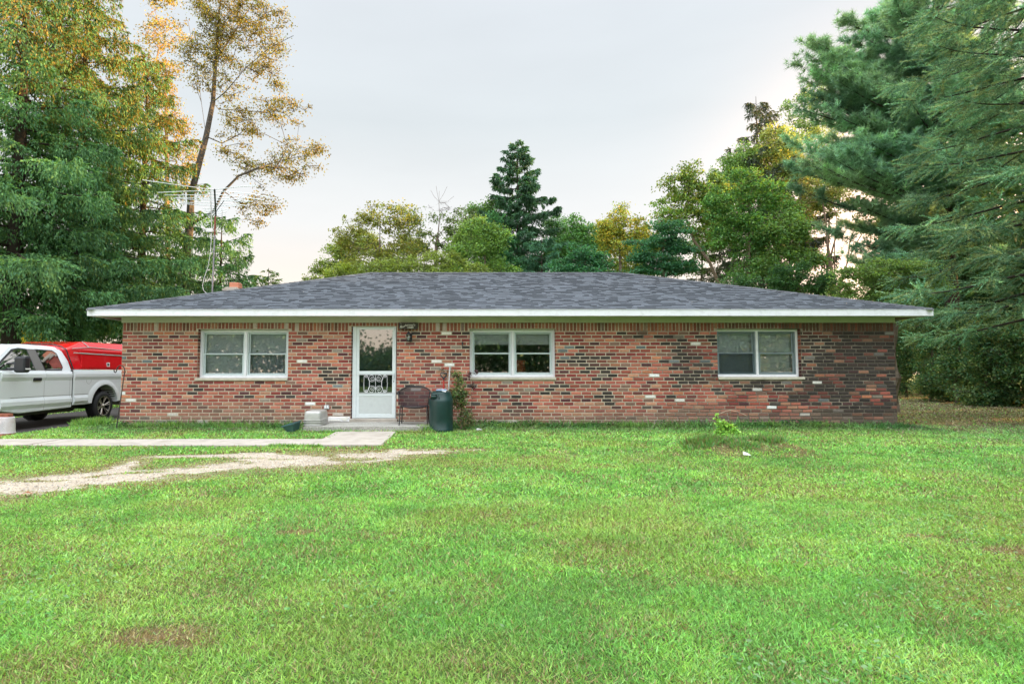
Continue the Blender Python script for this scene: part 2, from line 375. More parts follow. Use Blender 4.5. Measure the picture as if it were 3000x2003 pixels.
F = np.stack([idx[:-1, :-1], idx[:-1, 1:], idx[1:, 1:], idx[1:, :-1]], -1).reshape(-1, 4)
ground = npmesh('ground', np.stack([X, Yv, Z], 1), [F], C, M['dirt'], smooth=True); tag(ground, kind='structure')

# concrete path slabs and side drive
def slab(name, pts, z0, z1, m, bev=0.008):
    bm = bmesh.new(); lo = [bm.verts.new((x, y, z0)) for x, y in pts]; hi = [bm.verts.new((x, y, z1)) for x, y in pts]
    k = len(pts); bm.faces.new(hi); bm.faces.new(lo[::-1])
    for i in range(k): bm.faces.new((lo[i], lo[(i + 1) % k], hi[(i + 1) % k], hi[i]))
    bmesh.ops.recalc_face_normals(bm, faces=bm.faces[:])
    bmesh.ops.bevel(bm, geom=[e for e in bm.edges if e.verts[0].co.z > z1 - 1e-4 and e.verts[1].co.z > z1 - 1e-4], offset=bev, segments=2, affect='EDGES')
    b = MB(); b.bm(bm); return b
pb = MB()
PZ = 0.028
xr0, yr0 = GP(1153, 1273); xr1, yr1 = GP(1117, 1309)
edges_x = [-13.8, -11.9, -10.2, -8.55, -7.0, -5.35, GP(912, 1307)[0]]
yA, yB = GP(600, 1309)[1], GP(600, 1290)[1]
for i in range(len(edges_x) - 1):
    a, b = edges_x[i] + 0.006, edges_x[i + 1] - 0.006
    sk = 0.02 * math.sin(i * 2.1)
    pb2 = slab('s', [(a, yA + sk), (b, yA + sk * .3), (b, yB + sk * .3), (a, yB + sk)], -0.06, PZ + 0.004 * math.sin(i * 3), None)
    pb.add(pb2.v, pb2.f)
s2 = slab('s', [(edges_x[-1] + 0.006, yA - 0.01), (xr1, yA - 0.01), (xr0 + 0.02, yr0 + 0.35), (GP(970, 1275)[0], yr0 + 0.35)], -0.06, PZ + 0.006, None); pb.add(s2.v, s2.f)
path = pb.build('path', M['concrete']); tag(path, kind='structure')
dr = MB(); dr.box(-12.6, -9.25, 9.6, 30, -0.2, -0.082); drive = dr.build('driveway', M['asphalt']); tag(drive, kind='structure')

# ------------------------------------------------------------------ the house
HX0, HX1, HY0, HY1 = -7.52, 9.46, 12.0, 21.28
EX0, EX1, EY0, EY1 = -8.0, 9.95, 11.53, 21.75
house = empty('brick_house', ((HX0 + HX1) / 2, (HY0 + HY1) / 2, 0), 'long low single storey red brick house with a dark grey hipped shingle roof', 'house')
WT = PX(1360, 945, 12)[1]                    # top of visible brick
def op(px0, px1, py0, py1):
    x0, z1 = PX(px0, py0, 12); x1, z0 = PX(px1, py1, 12); return x0, x1, z0, z1
win = [op(581, 843, 964, 1113), op(1376, 1629, 963, 1111), op(2100, 2350, 963, 1110)]
door = op(1030, 1161, 956, 1232)
door = (door[0], door[1], 0.10, door[3])
OPN = win + [door]
PAL = [((.41, .145, .10), 15), ((.33, .098, .075), 22), ((.26, .07, .05), 14), ((.16, .055, .05), 8), ((.085, .035, .038), 4.5), ((.40, .20, .13), 9),
       ((.46, .18, .10), 4), ((.19, .11, .085), 5), ((.24, .20, .165), 2), ((.065, .055, .05), 1.3), ((.22, .05, .045), 7), ((.74, .71, .67), 2.1), ((.15, .17, .175), 1)]
pc = np.array([p[0] for p in PAL]); pw_ = np.array([p[1] for p in PAL], float); pw_ /= pw_.sum()
DARK = [(5.0, .95, .8, .14), (7.2, 1.0, 1.0, .3), (8.3, 1.5, 1.3, .6), (7.6, 1.75, .9, .2), (9.2, .9, .5, .5), (5.7, .8, .9, .18), (6.4, 1.05, .9, .2), (8.9, 1.9, .9, .4), (-7.0, .32, .42, .12), (-2.9, .5, .55, .09), (0.4, 1.75, .3, .2), (3.9, 2.0, .5, .1), (4.6, 1.55, .3, .2), (2.6, 1.4, .25, .1), (8.6, .3, 1.0, .2)]
def brick_col(x, z, r):
    c = pc[r.choice(len(PAL), p=pw_)].copy() * r.uniform(0.92, 1.30)
    dark = 0
    for (dx, dz, ax, az) in DARK:
        dark = max(dark, math.exp(-(((x - dx) / ax) ** 2 + ((z - dz) / az) ** 2)))
    if z > 1.5: dark = max(dark, .5 * float(sstep(2.5, 8.5, x)) * float(sstep(1.5, 2.2, z)))
    st = float(fbm(x * 1.0 + 3, z * 2.6, 15)) + .30 * float(sstep(1.5, 9, x)) - .10 + .22 * dark
    st = float(sstep(.52, .80, st)); 
    if r.rand() < st * .48 + dark * .12: c = np.array([.035, .03, .028]) * r.uniform(.8, 2.0)
    k_ = st * r.uniform(.35, .95); c = c * (1 - k_) + np.array([.05, .040, .036]) * k_
    lo = float(sstep(0.50, 0.12, z + (vnoise(x * .8, 0., 5) - .5) * .4))
    c = c * (1 - lo * .62) + np.array([.27, .195, .14]) * r.uniform(.6, 1.05) * lo * .62
    lg = float(sstep(.28, .05, z)) * float(vnoise(x * .6, 3.3, 9)); c = c * (1 - lg * .6) + np.array([.17, .18, .17]) * lg * .6
    return tuple(np.clip(c, 0.012, 0.8))
CL, CHH = 0.226, 0.0775; J = 0.0155
r_ = np.random.RandomState(3)
wb = MB()
def brick(a, b, z0, z1, y, n, xw=None, flip=1, sold=False):
    """one brick face with chamfered rim standing proud of the mortar; n = axis"""
    if b - a < 0.02: return
    e = 0.006; pr = 0.007 + 0.004 * r_.rand()
    ja = r_.uniform(-.0015, .0015, 4)
    c = brick_col(xw if xw is not None else (a + b) / 2, (z0 + z1) / 2, r_)
    if sold: c = tuple(np.array(c) * .45 + np.array((.23, .11, .07)) * .55 * (1 - .3 * float(sstep(2, 9, a))))
    q = [(a + ja[0], z0 + ja[1]), (b + ja[2], z0 + ja[1]), (b + ja[2], z1 + ja[3]), (a + ja[0], z1 + ja[3])]
    qi = [(a + e, z0 + e), (b - e, z0 + e), (b - e, z1 - e), (a + e, z1 - e)]
    if n == 'f': vs = [(x, y + 0.004, z) for x, z in q] + [(x, y - pr, z) for x, z in qi]
    elif n == 'b': vs = [(x, y - 0.004, z) for x, z in q] + [(x, y + pr, z) for x, z in qi]
    elif n == 'l': vs = [(y + 0.004, x, z) for x, z in q] + [(y - pr, x, z) for x, z in qi]
    else: vs = [(y - 0.004, x, z) for x, z in q] + [(y + pr, x, z) for x, z in qi]
    wb.add(vs, [(4, 5, 6, 7), (0, 1, 5, 4), (1, 2, 6, 5), (2, 3, 7, 6), (3, 0, 4, 7)], c, 0)
def cut(a, b, z0, z1, ops):
    segs = [(a, b)]
    for (x0, x1, oz0, oz1) in ops:
        if z1 > oz0 + .012 and z0 < oz1 - .012:
            ns = []
            for (p, q) in segs:
                if q <= x0 or p >= x1: ns.append((p, q)); continue
                if p < x0: ns.append((p, x0))
                if q > x1: ns.append((x1, q))
            segs = ns
    return [s for s in segs if s[1] - s[0] > .03]
SOLD = 0.195
ncourse = int(round((WT - SOLD) / CHH)); ch = (WT - SOLD) / ncourse
def wall_face(a0, a1, y, n, ops, mir=False):
    for k in range(ncourse):
        z0 = k * ch; off = (0.5 if k % 2 else 0) * CL + r_.uniform(-.012, .012)
        x = a0 - CL + off
        while x < a1:
            w = CL * r_.uniform(.97, 1.03); s0, s1 = max(x + J / 2, a0), min(x + w - J / 2, a1)
            if s1 > s0:
                for (p, q) in cut(s0, s1, z0, z0 + ch, ops):
                    brick(p, q, z0 + J / 2, z0 + ch - J / 2, y, n, xw=(p if n in 'fb' else (HX0 if n == 'l' else HX1)))
            x += w
    x = a0
    while x < a1:
        w = 0.0775 * r_.uniform(.94, 1.06); zb = WT - SOLD
        for (x0, x1, oz0, oz1) in ops:
            if x + w > x0 and x < x1: zb = max(zb, oz1)
        if x + w <= a1: brick(x + J / 2, x + w - J / 2, zb + J / 2, WT - 0.001, y, n, xw=(x if n in 'fb' else (HX0 if n == 'l' else HX1)), sold=True)
        x += w
wall_face(HX0, HX1, HY0, 'f', OPN)
wall_face(HY0 + .01, HY1, HX0, 'l', []); wall_face(HY0 + .01, HY1, HX1, 'r', [])
# brick returns at the openings
REC = 0.15
for (x0, x1, z0, z1) in OPN:
    k = int(z0 / ch)
    while k * ch < z1:
        za, zb = max(k * ch + J / 2, z0), min((k + 1) * ch - J / 2, z1)
        if zb - za > .02:
            for yy0, yy1 in (((HY0 + .006, HY0 + .09), (HY0 + .10, HY0 + REC)) if k % 2 else ((HY0 + .006, HY0 + REC),)):
                for side in (0, 1):
                    c = tuple(pc[r_.choice(5)] * .8); X_ = x0 - .001 if side == 0 else x1 + .001; sg = 1 if side == 0 else -1
                    wb.add([(X_, yy0, za), (X_, yy1, za), (X_, yy1, zb), (X_, yy0, zb), (X_ + sg * .005, yy0 + .004, za + .004), (X_ + sg * .005, yy1 - .004, za + .004), (X_ + sg * .005, yy1 - .004, zb - .004), (X_ + sg * .005, yy0 + .004, zb - .004)],
                           [(4, 5, 6, 7), (0, 1, 5, 4), (1, 2, 6, 5), (2, 3, 7, 6), (3, 0, 4, 7)], c, 0)
        k += 1
# mortar backing as wall slabs around the openings
TOPZ = WT + 0.13
def slabs(y0, y1, x0, x1, z0, z1, ops):
    xs = sorted({x0, x1, *[o[0] for o in ops], *[o[1] for o in ops]}); 
    for i in range(len(xs) - 1):
        a, b = xs[i], xs[i + 1]; m_ = (a + b) / 2; holes = sorted([(o[2], o[3]) for o in ops if o[0] < m_ < o[1]])
        z = z0
        for (h0, h1) in holes:
            if h0 > z: wb.box(a, b, y0, y1, z, h0, mi=1)
            z = h1
        wb.box(a, b, y0, y1, z, z1, mi=1)
slabs(HY0, HY0 + .2, HX0, HX1, -0.1, TOPZ, OPN)
wb.box(HX0, HX0 + .2, HY0 + .2, HY1, -.1, TOPZ, mi=1); wb.box(HX1 - .2, HX1, HY0 + .2, HY1, -.1, TOPZ, mi=1)
wb.box(HX0 + .2, HX1 - .2, HY1 - .2, HY1, -.1, TOPZ, mi=1)
wb.build('brick_wall', [M['brick'], M['mortar']], house)
ib = MB(); ib.box(HX0 + .2, HX1 - .2, 15.6, 15.7, 0.0, TOPZ); ib.box(HX0 + .2, HX1 - .2, HY0 + .2, HY1 - .2, -.05, 0.1); ib.box(HX0 + .2, HX1 - .2, HY0 + .2, HY1 - .2, TOPZ - .03, TOPZ)
for xx in (-3.2, -0.6, 3.2): ib.box(xx, xx + .1, HY0 + .2, 15.6, 0.1, TOPZ - .03)
ib.build('interior_walls', M['dark_room'], house)

# roof
EAVE_B = PX(1360, 925, EY0)[1]; EAVE_T = PX(1360, 906, EY0)[1]
b2 = (EY1 - EY0) / 2; RZ = PX(1360, 800, EY0 + b2)[1]; rise = RZ - EAVE_T
slope_len = math.hypot(b2, rise)
rb = MB()
nr = int(slope_len / 0.143)
rr_ = np.random.RandomState(5)
def roof_face(kind):
    for k in range(nr):
        s0, s1 = k / nr, (k + 1) / nr
        if kind in 'fb': a0, a1 = EX0 + b2 * s0, EX1 - b2 * s0; c0, c1 = EX0 + b2 * s1, EX1 - b2 * s1
        else: a0, a1 = EY0 + b2 * s0, EY1 - b2 * s0; c0, c1 = EY0 + b2 * s1, EY1 - b2 * s1
        x = a0; rowt = rr_.uniform(.92, 1.08)
        while x < a1 - 1e-3:
            w = rr_.choice([.10, .14, .17, .20, .26]); x2 = min(x + w, a1); 
            if a1 - x2 < .06: x2 = a1
            g = rr_.choice([.074, .082, .090, .100]); g *= rr_.uniform(.92, 1.08) * rowt; col = (g * .88, g * 1.0, g * 1.20)
            t = 0.006 if rr_.rand() < .5 else 0.016
            lo = [x, x2]; hi = [min(max(x, c0), c1), min(max(x2, c0), c1)]
            def pt(u, s, h):
                q = b2 * s; z = EAVE_T + rise * s + h
                if kind == 'f': return (u, EY0 + q, z)
                if kind == 'b': return (u, EY1 - q, z)
                if kind == 'l': return (EX0 + q, u, z)
                return (EX1 - q, u, z)
            v = [pt(lo[0], s0, t), pt(lo[1], s0, t), pt(hi[1], s1, .002), pt(hi[0], s1, .002), pt(lo[0], s0, -.002), pt(lo[1], s0, -.002)]
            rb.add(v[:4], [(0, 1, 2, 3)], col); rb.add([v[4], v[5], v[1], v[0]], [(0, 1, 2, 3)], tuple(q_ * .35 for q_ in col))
            x = x2
for kk in 'fblr': roof_face(kk)
# ridge and hip caps
def cap(a, b):
    a = Vector(a); b = Vector(b); n_ = int((b - a).length / .15)
    d = (b - a).normalized(); side = d.cross(Vector((0, 0, 1))).normalized()
    for i in range(n_):
        p = a + (b - a) * (i / n_); q = a + (b - a) * ((i + 1) / n_ + .004); g = rr_.uniform(.05, .09); c = (g * 1.1, g * 1.17, g * 1.3)
        h0, h1 = .030, .020
        rb.add([p - side * .13 + Vector((0, 0, -.022)), p + Vector((0, 0, h0)), p + side * .13 + Vector((0, 0, -.022)),
                q - side * .13 + Vector((0, 0, -.03)), q + Vector((0, 0, h1)), q + side * .13 + Vector((0, 0, -.03))], [(0, 1, 4, 3), (1, 2, 5, 4), (0, 2, 1)], c)
yr = EY0 + b2
cap((EX0 + b2, yr, RZ), (EX1 - b2, yr, RZ))
for (cx_, cy_, rx_) in ((EX0, EY0, EX0 + b2), (EX1, EY0, EX1 - b2), (EX0, EY1, EX0 + b2), (EX1, EY1, EX1 - b2)): cap((cx_, cy_, EAVE_T), (rx_, yr, RZ))
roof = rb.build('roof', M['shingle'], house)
fb = MB(); ft = 0.03
fz0, fz1 = EAVE_B, EAVE_T - 0.012
seamx = [EX0, PX(925, 915, EY0)[0], PX(1582, 915, EY0)[0], PX(2230, 915, EY0)[0], EX1]
for i in range(4): fb.box(seamx[i] + .001, seamx[i + 1] - .001, EY0 - .001 * i, EY0 + ft, fz0, fz1)
fb.box(EX0 + .001, EX0 + ft, EY0 + ft, EY1 - ft, fz0, fz1); fb.box(EX1 - ft, EX1 - .001, EY0 + ft, EY1 - ft, fz0, fz1); fb.box(EX0, EX1, EY1 - ft, EY1, fz0, fz1)
# thin drip edge over the fascia
fb.box(EX0 - .008, EX1 + .008, EY0 - .012, EY0 + .02, fz1 + .001, fz1 + .012)
fb.build('fascia', M['white_paint'], house)
sb = MB(); s0_ = EAVE_B + .012
sb.box(EX0 + ft, EX1 - ft, EY0 + ft, HY0, s0_, s0_ + .015); sb.build('soffit', M['soffit_paint'], house)
sb = MB(); sb.box(EX0 + ft, EX1 - ft, HY1, EY1 - ft, s0_, s0_ + .015); sb.build('soffit', M['soffit_paint'], house)
for a_, b_2 in ((EX0 + ft, HX0), (HX1, EX1 - ft)):
    sb = MB(); sb.box(a_, b_2, HY0, HY1, s0_, s0_ + .015); sb.build('side_soffit', M['brown_soffit'], house)
sb = MB(); sb.box(HX0 - .02, HX1 + .02, HY0 - .03, HY0, WT - .002, s0_); sb.box(HX0 - .02, HX0, HY0, HY1, WT, s0_); sb.box(HX1, HX1 + .02, HY0, HY1, WT, s0_)
sb.build('frieze_board', M['soffit_paint'], house)

# windows
def sash(parent, x0, x1, z0, z1, y, th, m, wd=0.035, bot=None):
    b = MB(); bt = bot or wd
    b.cbox(x0, x1, y, y + th, z0, z0 + bt, .004); b.cbox(x0, x1, y, y + th, z1 - wd, z1, .004)
    b.cbox(x0, x0 + wd, y + .002, y + th - .002, z0 + bt - .003, z1 - wd + .003, .004); b.cbox(x1 - wd, x1, y + .002, y + th - .002, z0 + bt - .003, z1 - wd + .003, .004)
    s = b.build('sash', m, parent)
    g = MB(); g.box(x0 + wd - .004, x1 - wd + .004, y + th * .5, y + th * .5 + .004, z0 + bt - .004, z1 - wd + .004); gp = g.build('pane', M['glass'], s)
    return (x0 + wd, x1 - wd, z0 + bt, z1 - wd)
def make_window(i, o, sill_px, label):
    x0, x1, z0, z1 = o
    w = MB(); y = HY0 + REC - .04
    sillz1 = z0 + 0.045
    fr = 0.05; mull = 0.05; xm = (x0 + x1) / 2 + (.01 if i else 0.02)
    w.cbox(x0 + .002, x0 + fr, y, y + .1, sillz1, z1 - .002, .005); w.cbox(x1 - fr, x1 - .002, y, y + .1, sillz1, z1 - .002, .005)
    w.cbox(x0 + fr - .004, x1 - fr + .004, y + .003, y + .1, z1 - fr, z1 - .002, .005); w.cbox(x0 + fr - .004, x1 - fr + .004, y + .001, y + .1, sillz1 + .001, sillz1 + .055, .005)
    w.cbox(xm - mull / 2, xm + mull / 2, y - .006, y + .1, sillz1 + .05, z1 - fr + .004, .006)
    wf = w.build('window', M['white_paint'], house); wf['label'] = label
    s = MB(); s.cbox(x0 - (.04 if i == 0 else .0), x1 + (.05 if i == 2 else .0) - (.0 if i else -.0), HY0 - .035, y + .004, z0 - .01, sillz1, .008)
    s.build('sill', M['stone_sill'], wf)
    zin0, zin1 = sillz1 + .055, z1 - fr
    ms = M['sash'] if i < 2 else M['dull_sash']
    for side in (0, 1):
        a, b = (x0 + fr + .004, xm - mull / 2 - .004) if side == 0 else (xm + mull / 2 + .004, x1 - fr - .004)
        # outer track frame, then sashes
        t = MB(); tw = .022
        t.cbox(a, a + tw, y + .012, y + .09, zin0, zin1, .003); t.cbox(b - tw, b, y + .012, y + .09, zin0, zin1, .003)
        t.cbox(a + tw - .002, b - tw + .002, y + .014, y + .09, zin1 - tw, zin1, .003); t.cbox(a + tw - .002, b - tw + .002, y + .014, y + .09, zin0, zin0 + .014, .003)
        t.build('track', M['aluminium'] if i < 2 else M['dull_sash'], wf)
        zm = zin0 + (zin1 - zin0) * .49
        sash(wf, a + tw + .002, b - tw - .002, zm - .02, zin1 - tw - .002, y + .058, .022, ms, .03)
        sash(wf, a + tw + .002, b - tw - .002, zin0 + .016, zm + .018, y + .030, .024, ms, .034)
        lk = MB(); lk.cbox((a + b) / 2 - .03, (a + b) / 2 + .03, y + .05, y + .066, zm + .022, zm + .034, .004); lk.build('latch', M['black'], wf)
        # coverings behind the glass
        c = MB(); yb = y + .13
        if i == 0 and side == 0: c.box(a, b, yb, yb + .004, zin0, zin1); mt = M['screen_fabric']
        elif i == 0: c.box(a, b, yb, yb + .004, zm - .02, zin1); mt = M['screen_fabric']
        elif i == 1: c.box(a, b, yb, yb + .004, zin1 - (zin1 - zin0) * .30, zin1); mt = M['blind']
        else: c.box(a, b, yb, yb + .004, zin0, zin1); mt = M['screen_fabric'] if side == 0 else M['blind']
        c.build('roller_blind', mt, wf)
        if i == 2 and side == 0:
            c = MB(); c.box(a + .04, b - .04, y + .012, y + .016, zin0 + .02, zm); c.build('insect_screen', glassmat('insect_screen', (0.70, 0.74, 0.76), 1.0, 0.02, .6), wf)
        if i == 0 and side == 1:
            cu = MB(); n_ = 90; vs = []
            for j in range(n_ + 1):
                t_ = j / n_; xx = a + .03 + (b - a - .06) * t_; yy = yb + .03 + .022 * math.sin(t_ * 38 + 2 * math.sin(t_ * 9)) + .01 * math.sin(t_ * 83)
                vs += [(xx, yy, zin0 - .02), (xx + .004 * math.sin(j), yy * .5 + (yb + .03) * .5, zm + .02)]
            cu.add(vs, [(2 * j, 2 * j + 2, 2 * j + 3, 2 * j + 1) for j in range(n_)], smooth=True); cu.build('curtain', M['curtain'], wf)
make_window(0, win[0], 0, 'left window with a pleated curtain in its lower right pane')
make_window(1, win[1], 0, 'middle window with half drawn blinds')
make_window(2, win[2], 0, 'right window with drawn shades and dull grey sashes')
# security camera standing inside the left window
x_, z_ = PX(748, 1031, 12.13)
c = MB(); c.cbox(x_ - .024, x_ + .024, 12.245, 12.262, z_ - .085, z_ + .065, .006); cm = c.build('security_camera', M['white']); tag(cm, 'small white camera with a round black lens behind the left window', 'camera')
c = MB(); c.lathe([(.0, 0), (.019, 0), (.019, .006), (0, .006)], (x_, 12.238, z_ + .028), 16, axis='y'); c.build('lens', M['trim'], cm)
# orange lamp shade inside the middle window
x_, z_ = PX(1523, 1070, 12.9)
t = empty('table_lamp', (x_, 12.9, z_ - .25), 'orange lamp shade glimpsed through the lower right pane of the middle window', 'lamp')
c = MB(); c.lathe([(.125, 0.12), (.13, .10), (.135, -.14), (.13, -.15)], (x_, 12.9, z_), 24); c.build('lamp_shade', M['orange'], t)
c = MB(); c.lathe([(0, -.16), (.02, -.16), (.03, -.3), (.07, -.42), (.08, -.5), (0, -.5)], (x_, 12.9, z_), 20); c.build('lamp_base', M['wood'], t)
c = MB(); c.box(x_ - .9, x_ + .35, 12.75, 13.2, z_ - .55, z_ - .5)
for dx in (-.88, .3):
    for dy in (12.77, 13.15): c.box(x_ + dx, x_ + dx + .03, dy, dy + .03, .1, z_ - .55)
tag(c.build('side_table', M['wood']), 'dark table inside the room under the orange lamp', 'table')

# storm door
x0, x1, z0, z1 = door
thz = PX(1100, 1226, 11.98)[1]
th = MB(); th.cbox(x0 - .02, x1 + .03, HY0 - .13, HY0 + .2, 0.10, thz, .012); th.build('doorstep', M['concrete'], house)
fr = MB(); y = HY0 + .05
a0 = PX(1040, 1000, y)[0]; a1 = PX(1161, 1000, y)[0] - .002; zt = PX(1100, 957, y)[1]; zb = thz + .002
fr.cbox(a0 - .05, a0 + .035, y, y + .12, zb, zt + .01, .005); fr.cbox(a1 - .02, a1, y, y + .12, zb, zt + .01, .005); fr.cbox(a0 - .05, a1, y + .001, y + .12, zt, zt + .045, .005)
fr.box(a0 - .10, a1 + .01, y + .1, y + .14, zb, z1)
dn = fr.build('door', M['aluminium'], house); dn['label'] = 'white aluminium storm door with a scrollwork grille'
d0, d1, dy = a0 + .037, a1 - .022, y + .012
def zz(py): return PX(1100, py, dy)[1]
lf = MB(); st = .062
for a, b in ((d0, d0 + st), (d1 - st, d1)): lf.cbox(a, b, dy, dy + .03, zb + .004, zt - .002, .005)
for za, zb_ in ((zt - .06, zt - .002), (zz(1096), zz(1088) + .01), (zz(1160), zz(1152)), (zb + .004, zz(1213))): lf.cbox(d0 + st - .003, d1 - st + .003, dy + .001, dy + .03, za, zb_, .005)
leaf = lf.build('door_leaf', M['aluminium'], dn)
kp = MB(); kp.cbox(d0 + st - .002, d1 - st + .002, dy + .01, dy + .02, zz(1213) - .002, zz(1160) + .002, .002); kp.build('kick_panel', mat('door_panel', (0.52, 0.56, 0.56), rough=0.5, metal=.2, noise=.06, nscale=12), dn)
g1 = MB(); g1.box(d0 + st - .004, d1 - st + .004, dy + .014, dy + .018, zz(1088), zt - .055); g1.build('glass_panel', M['door_glass'], dn)
g2 = MB(); g2.box(d0 + st - .004, d1 - st + .004, dy + .014, dy + .018, zz(1152), zz(1096)); g2.build('glass_panel', M['door_glass'], dn)
bk = MB(); bk.box(a0 - .06, a1 + .02, y + .125, y + .16, zb, zt + .05); bk.build('inner_door', mat('inner_door', (0.02, 0.022, 0.024), rough=.6), dn)
def spiral(cx, cz, r, a_start, turns, sgn):
    return [(cx + (r * (1 - t)) * math.cos(a_start + sgn * t * turns * 2 * math.pi), cz + (r * (1 - t)) * math.sin(a_start + sgn * t * turns * 2 * math.pi)) for t in np.linspace(0, .86, 26)]
gr = MB(); gy_ = dy - .012; mt_ = .0042
zg0, zg1 = zz(1150) + .004, zz(1098)
def gt(pts, r=mt_): gr.tube([(x, gy_, z) for x, z in pts], r, 6)
gr.tube([(d0 + .01, gy_, zg1 + .006), (d1 - .01, gy_, zg1 + .006)], .005, 6); gr.tube([(d0 + .01, gy_, zg0 - .004), (d1 - .01, gy_, zg0 - .004)], .005, 6)
xc = (d0 + d1) / 2 + .0; hw = .245; mid = (zg0 + zg1) / 2; hh = (zg1 - zg0) / 2
gt([(xc, zg0), (xc, zg1)])
for sx in (-1, 1):
    gt([(xc + sx * (hw + .012 * math.cos(t)), mid + hh * math.sin(t) * .93) for t in np.linspace(-1.45, 1.45, 12)])
    gt([(xc + sx * .135, mid - .05), (xc + sx * .135, mid + .05)], .006)
    for sz in (-1, 1):
        rc = .072; ccx, ccz = xc + sx * .078, mid + sz * (hh - rc - .002)
        # large scroll opening to the centre post
        arc = [(ccx + rc * math.cos(t) * sx, ccz + rc * math.sin(t) * sz) for t in np.linspace(math.pi * 1.02, math.pi * 1.98 + math.pi * .55, 18)]
        sp = [(ccx - .004 * sx + (rc * .80 * (1 - t * .85)) * math.cos(math.pi * .55 + t * 2.6 * math.pi) * sx, ccz + (rc * .80 * (1 - t * .85)) * math.sin(math.pi * .55 + t * 2.6 * math.pi) * sz) for t in np.linspace(.18, 1, 22)]
        gt(arc[:13]); gt(arc[12:] + sp)
        rc2 = .034; c2x, c2z = xc + sx * (hw - .036), mid + sz * (hh - rc2 - .004)
        gt([(c2x + rc2 * (1 - .85 * t) * math.cos(t * 3.1 * math.pi) * sx, c2z + rc2 * (1 - .85 * t) * math.sin(t * 3.1 * math.pi) * sz) for t in np.linspace(0, 1, 24)])
        gt([(c2x + .01 * sx, mid + sz * (hh - .002)), (c2x - .03 * sx, mid + sz * (hh - .008)), (xc + sx * .165, mid + sz * (hh * .66)), (xc + sx * .135, mid + sz * .05)])
gr.build('scroll_grille', M['white_paint'], dn)
hb = MB(); hx = d1 - .028; hb.cbox(hx - .012, hx + .012, dy - .02, dy, zz(1110), zz(1090), .004); hb.tube([(hx, dy - .02, zz(1108)), (hx, dy - .045, zz(1107)), (hx, dy - .045, zz(1093)), (hx, dy - .02, zz(1092))], .006); hb.build('handle', M['aluminium'], dn)
hb = MB(); hb.lathe([(0, 0), (.012, 0), (.010, -.012), (0, -.012)], (hx, dy, zz(1117)), 14, axis='y'); hb.build('lock', M['black'], dn)

# porch slab (exposed aggregate)
px0 = GP(885, 1250, .12)[0]; px1 = GP(1262, 1250, .12)[0]
pm = slab('p', [(px0, 10.86), (px1 - .2, 10.83), (px1, 10.95), (px1 + .05, 11.99), (px0 + .02, 11.99)], -.05, .12, None, .012)
porch = pm.build('porch_slab', M['aggregate'], house)

# chimney on the back of the roof
cx0, _ = PX(652, 850, 17.3); cx1, _ = PX(698, 850, 17.3)
zc = PX(670, 847, 17.3)[1]
c = MB(); c.box(cx0 + .03, cx1 - .06, 17.3, 17.8, EAVE_T, zc - .04)
ch_ = c.build('chimney', mat('chimney_brick', (.34, .09, .07), rough=.9, noise=.3, nscale=12), house)
c = MB(); c.cbox(cx0, cx1, 17.26, 17.84, zc - .05, zc + .02, .01); c.cbox(cx0 + .05, cx1 - .04, 17.3, 17.8, zc + .015, zc + .07, .02); c.build('chimney_crown', M['concrete'], ch_)
fl0 = PX(671, 838, 17.4)[0]; fl1 = PX(699, 838, 17.4)[0]; zf = PX(680, 827, 17.4)[1]
c = MB(); c.cbox(fl0, fl1, 17.4, 17.7, zc + .05, zf, .02); c.build('flue_pot', M['terracotta'], ch_)

# wall lantern, outlet
x_, zt_ = PX(1197, 969, 11.88); zb_ = PX(1197, 1000, 11.88)[1]; x_ -= .0; H_ = zt_ - zb_
c = MB(); c.cbox(x_ + .01, x_ + .07, 11.965, 11.992, zb_ - .0, zt_ - .05, .006); c.tube([(x_ + .03, 11.97, zt_ - .05), (x_ + .01, 11.92, zt_ - .02), (x_, 11.89, zt_ - .03)], .007)
lan = c.build('wall_lantern', M['trim']); tag(lan, 'small black lantern with clear glass mounted on the brick right of the door', 'wall light')
c = MB(); c.lathe([(0, H_), (.006, H_), (.010, H_ - .02), (.03, H_ - .045), (.056, H_ - .075), (.058, H_ - .085), (.045, H_ - .087)], (x_, 11.89, zb_), 6); c.lathe([(0, 0), (.04, 0), (.045, .02), (.036, .03), (0, .03)], (x_, 11.89, zb_), 6)
for k in range(6):
    a = k * math.pi / 3; c.tube([(x_ + .037 * math.cos(a), 11.89 + .037 * math.sin(a), zb_ + .025), (x_ + .048 * math.cos(a), 11.89 + .048 * math.sin(a), zb_ + H_ - .083)], .0028, 4)
c.build('lantern_cage', M['trim'], lan)
c = MB(); c.lathe([(.034, .03), (.045, H_ - .088)], (x_, 11.89, zb_), 6); c.build('lantern_glass', glassmat('lantern_glass', (.85, .92, .92), 1.45, .12, .1), lan)
c = MB(); c.lathe([(0, .03), (.012, .03), (.024, .05), (.028, .07), (.02, .095), (0, .105)], (x_, 11.89, zb_), 14); c.build('bulb', M['white'], lan)
x_, z_ = PX(957, 1192, 11.97)
c = MB(); c.cbox(x_ - .055, x_ + .055, 11.955, 11.992, z_ - .042, z_ + .042, .008); ob = c.build('wall_outlet', mat('outlet_grey', (.45, .5, .52), rough=.5, metal=.2)); tag(ob, 'small grey outlet box low on the brick left of the door', 'outlet')
c = MB()
for s in (-1, 1): c.cbox(x_ + s * .026 - .018, x_ + s * .026 + .018, 11.949, 11.956, z_ - .026, z_ + .026, .003)
c.build('cover', M['white'], ob)
x_, z_ = PX(1355, 1006, 11.97)
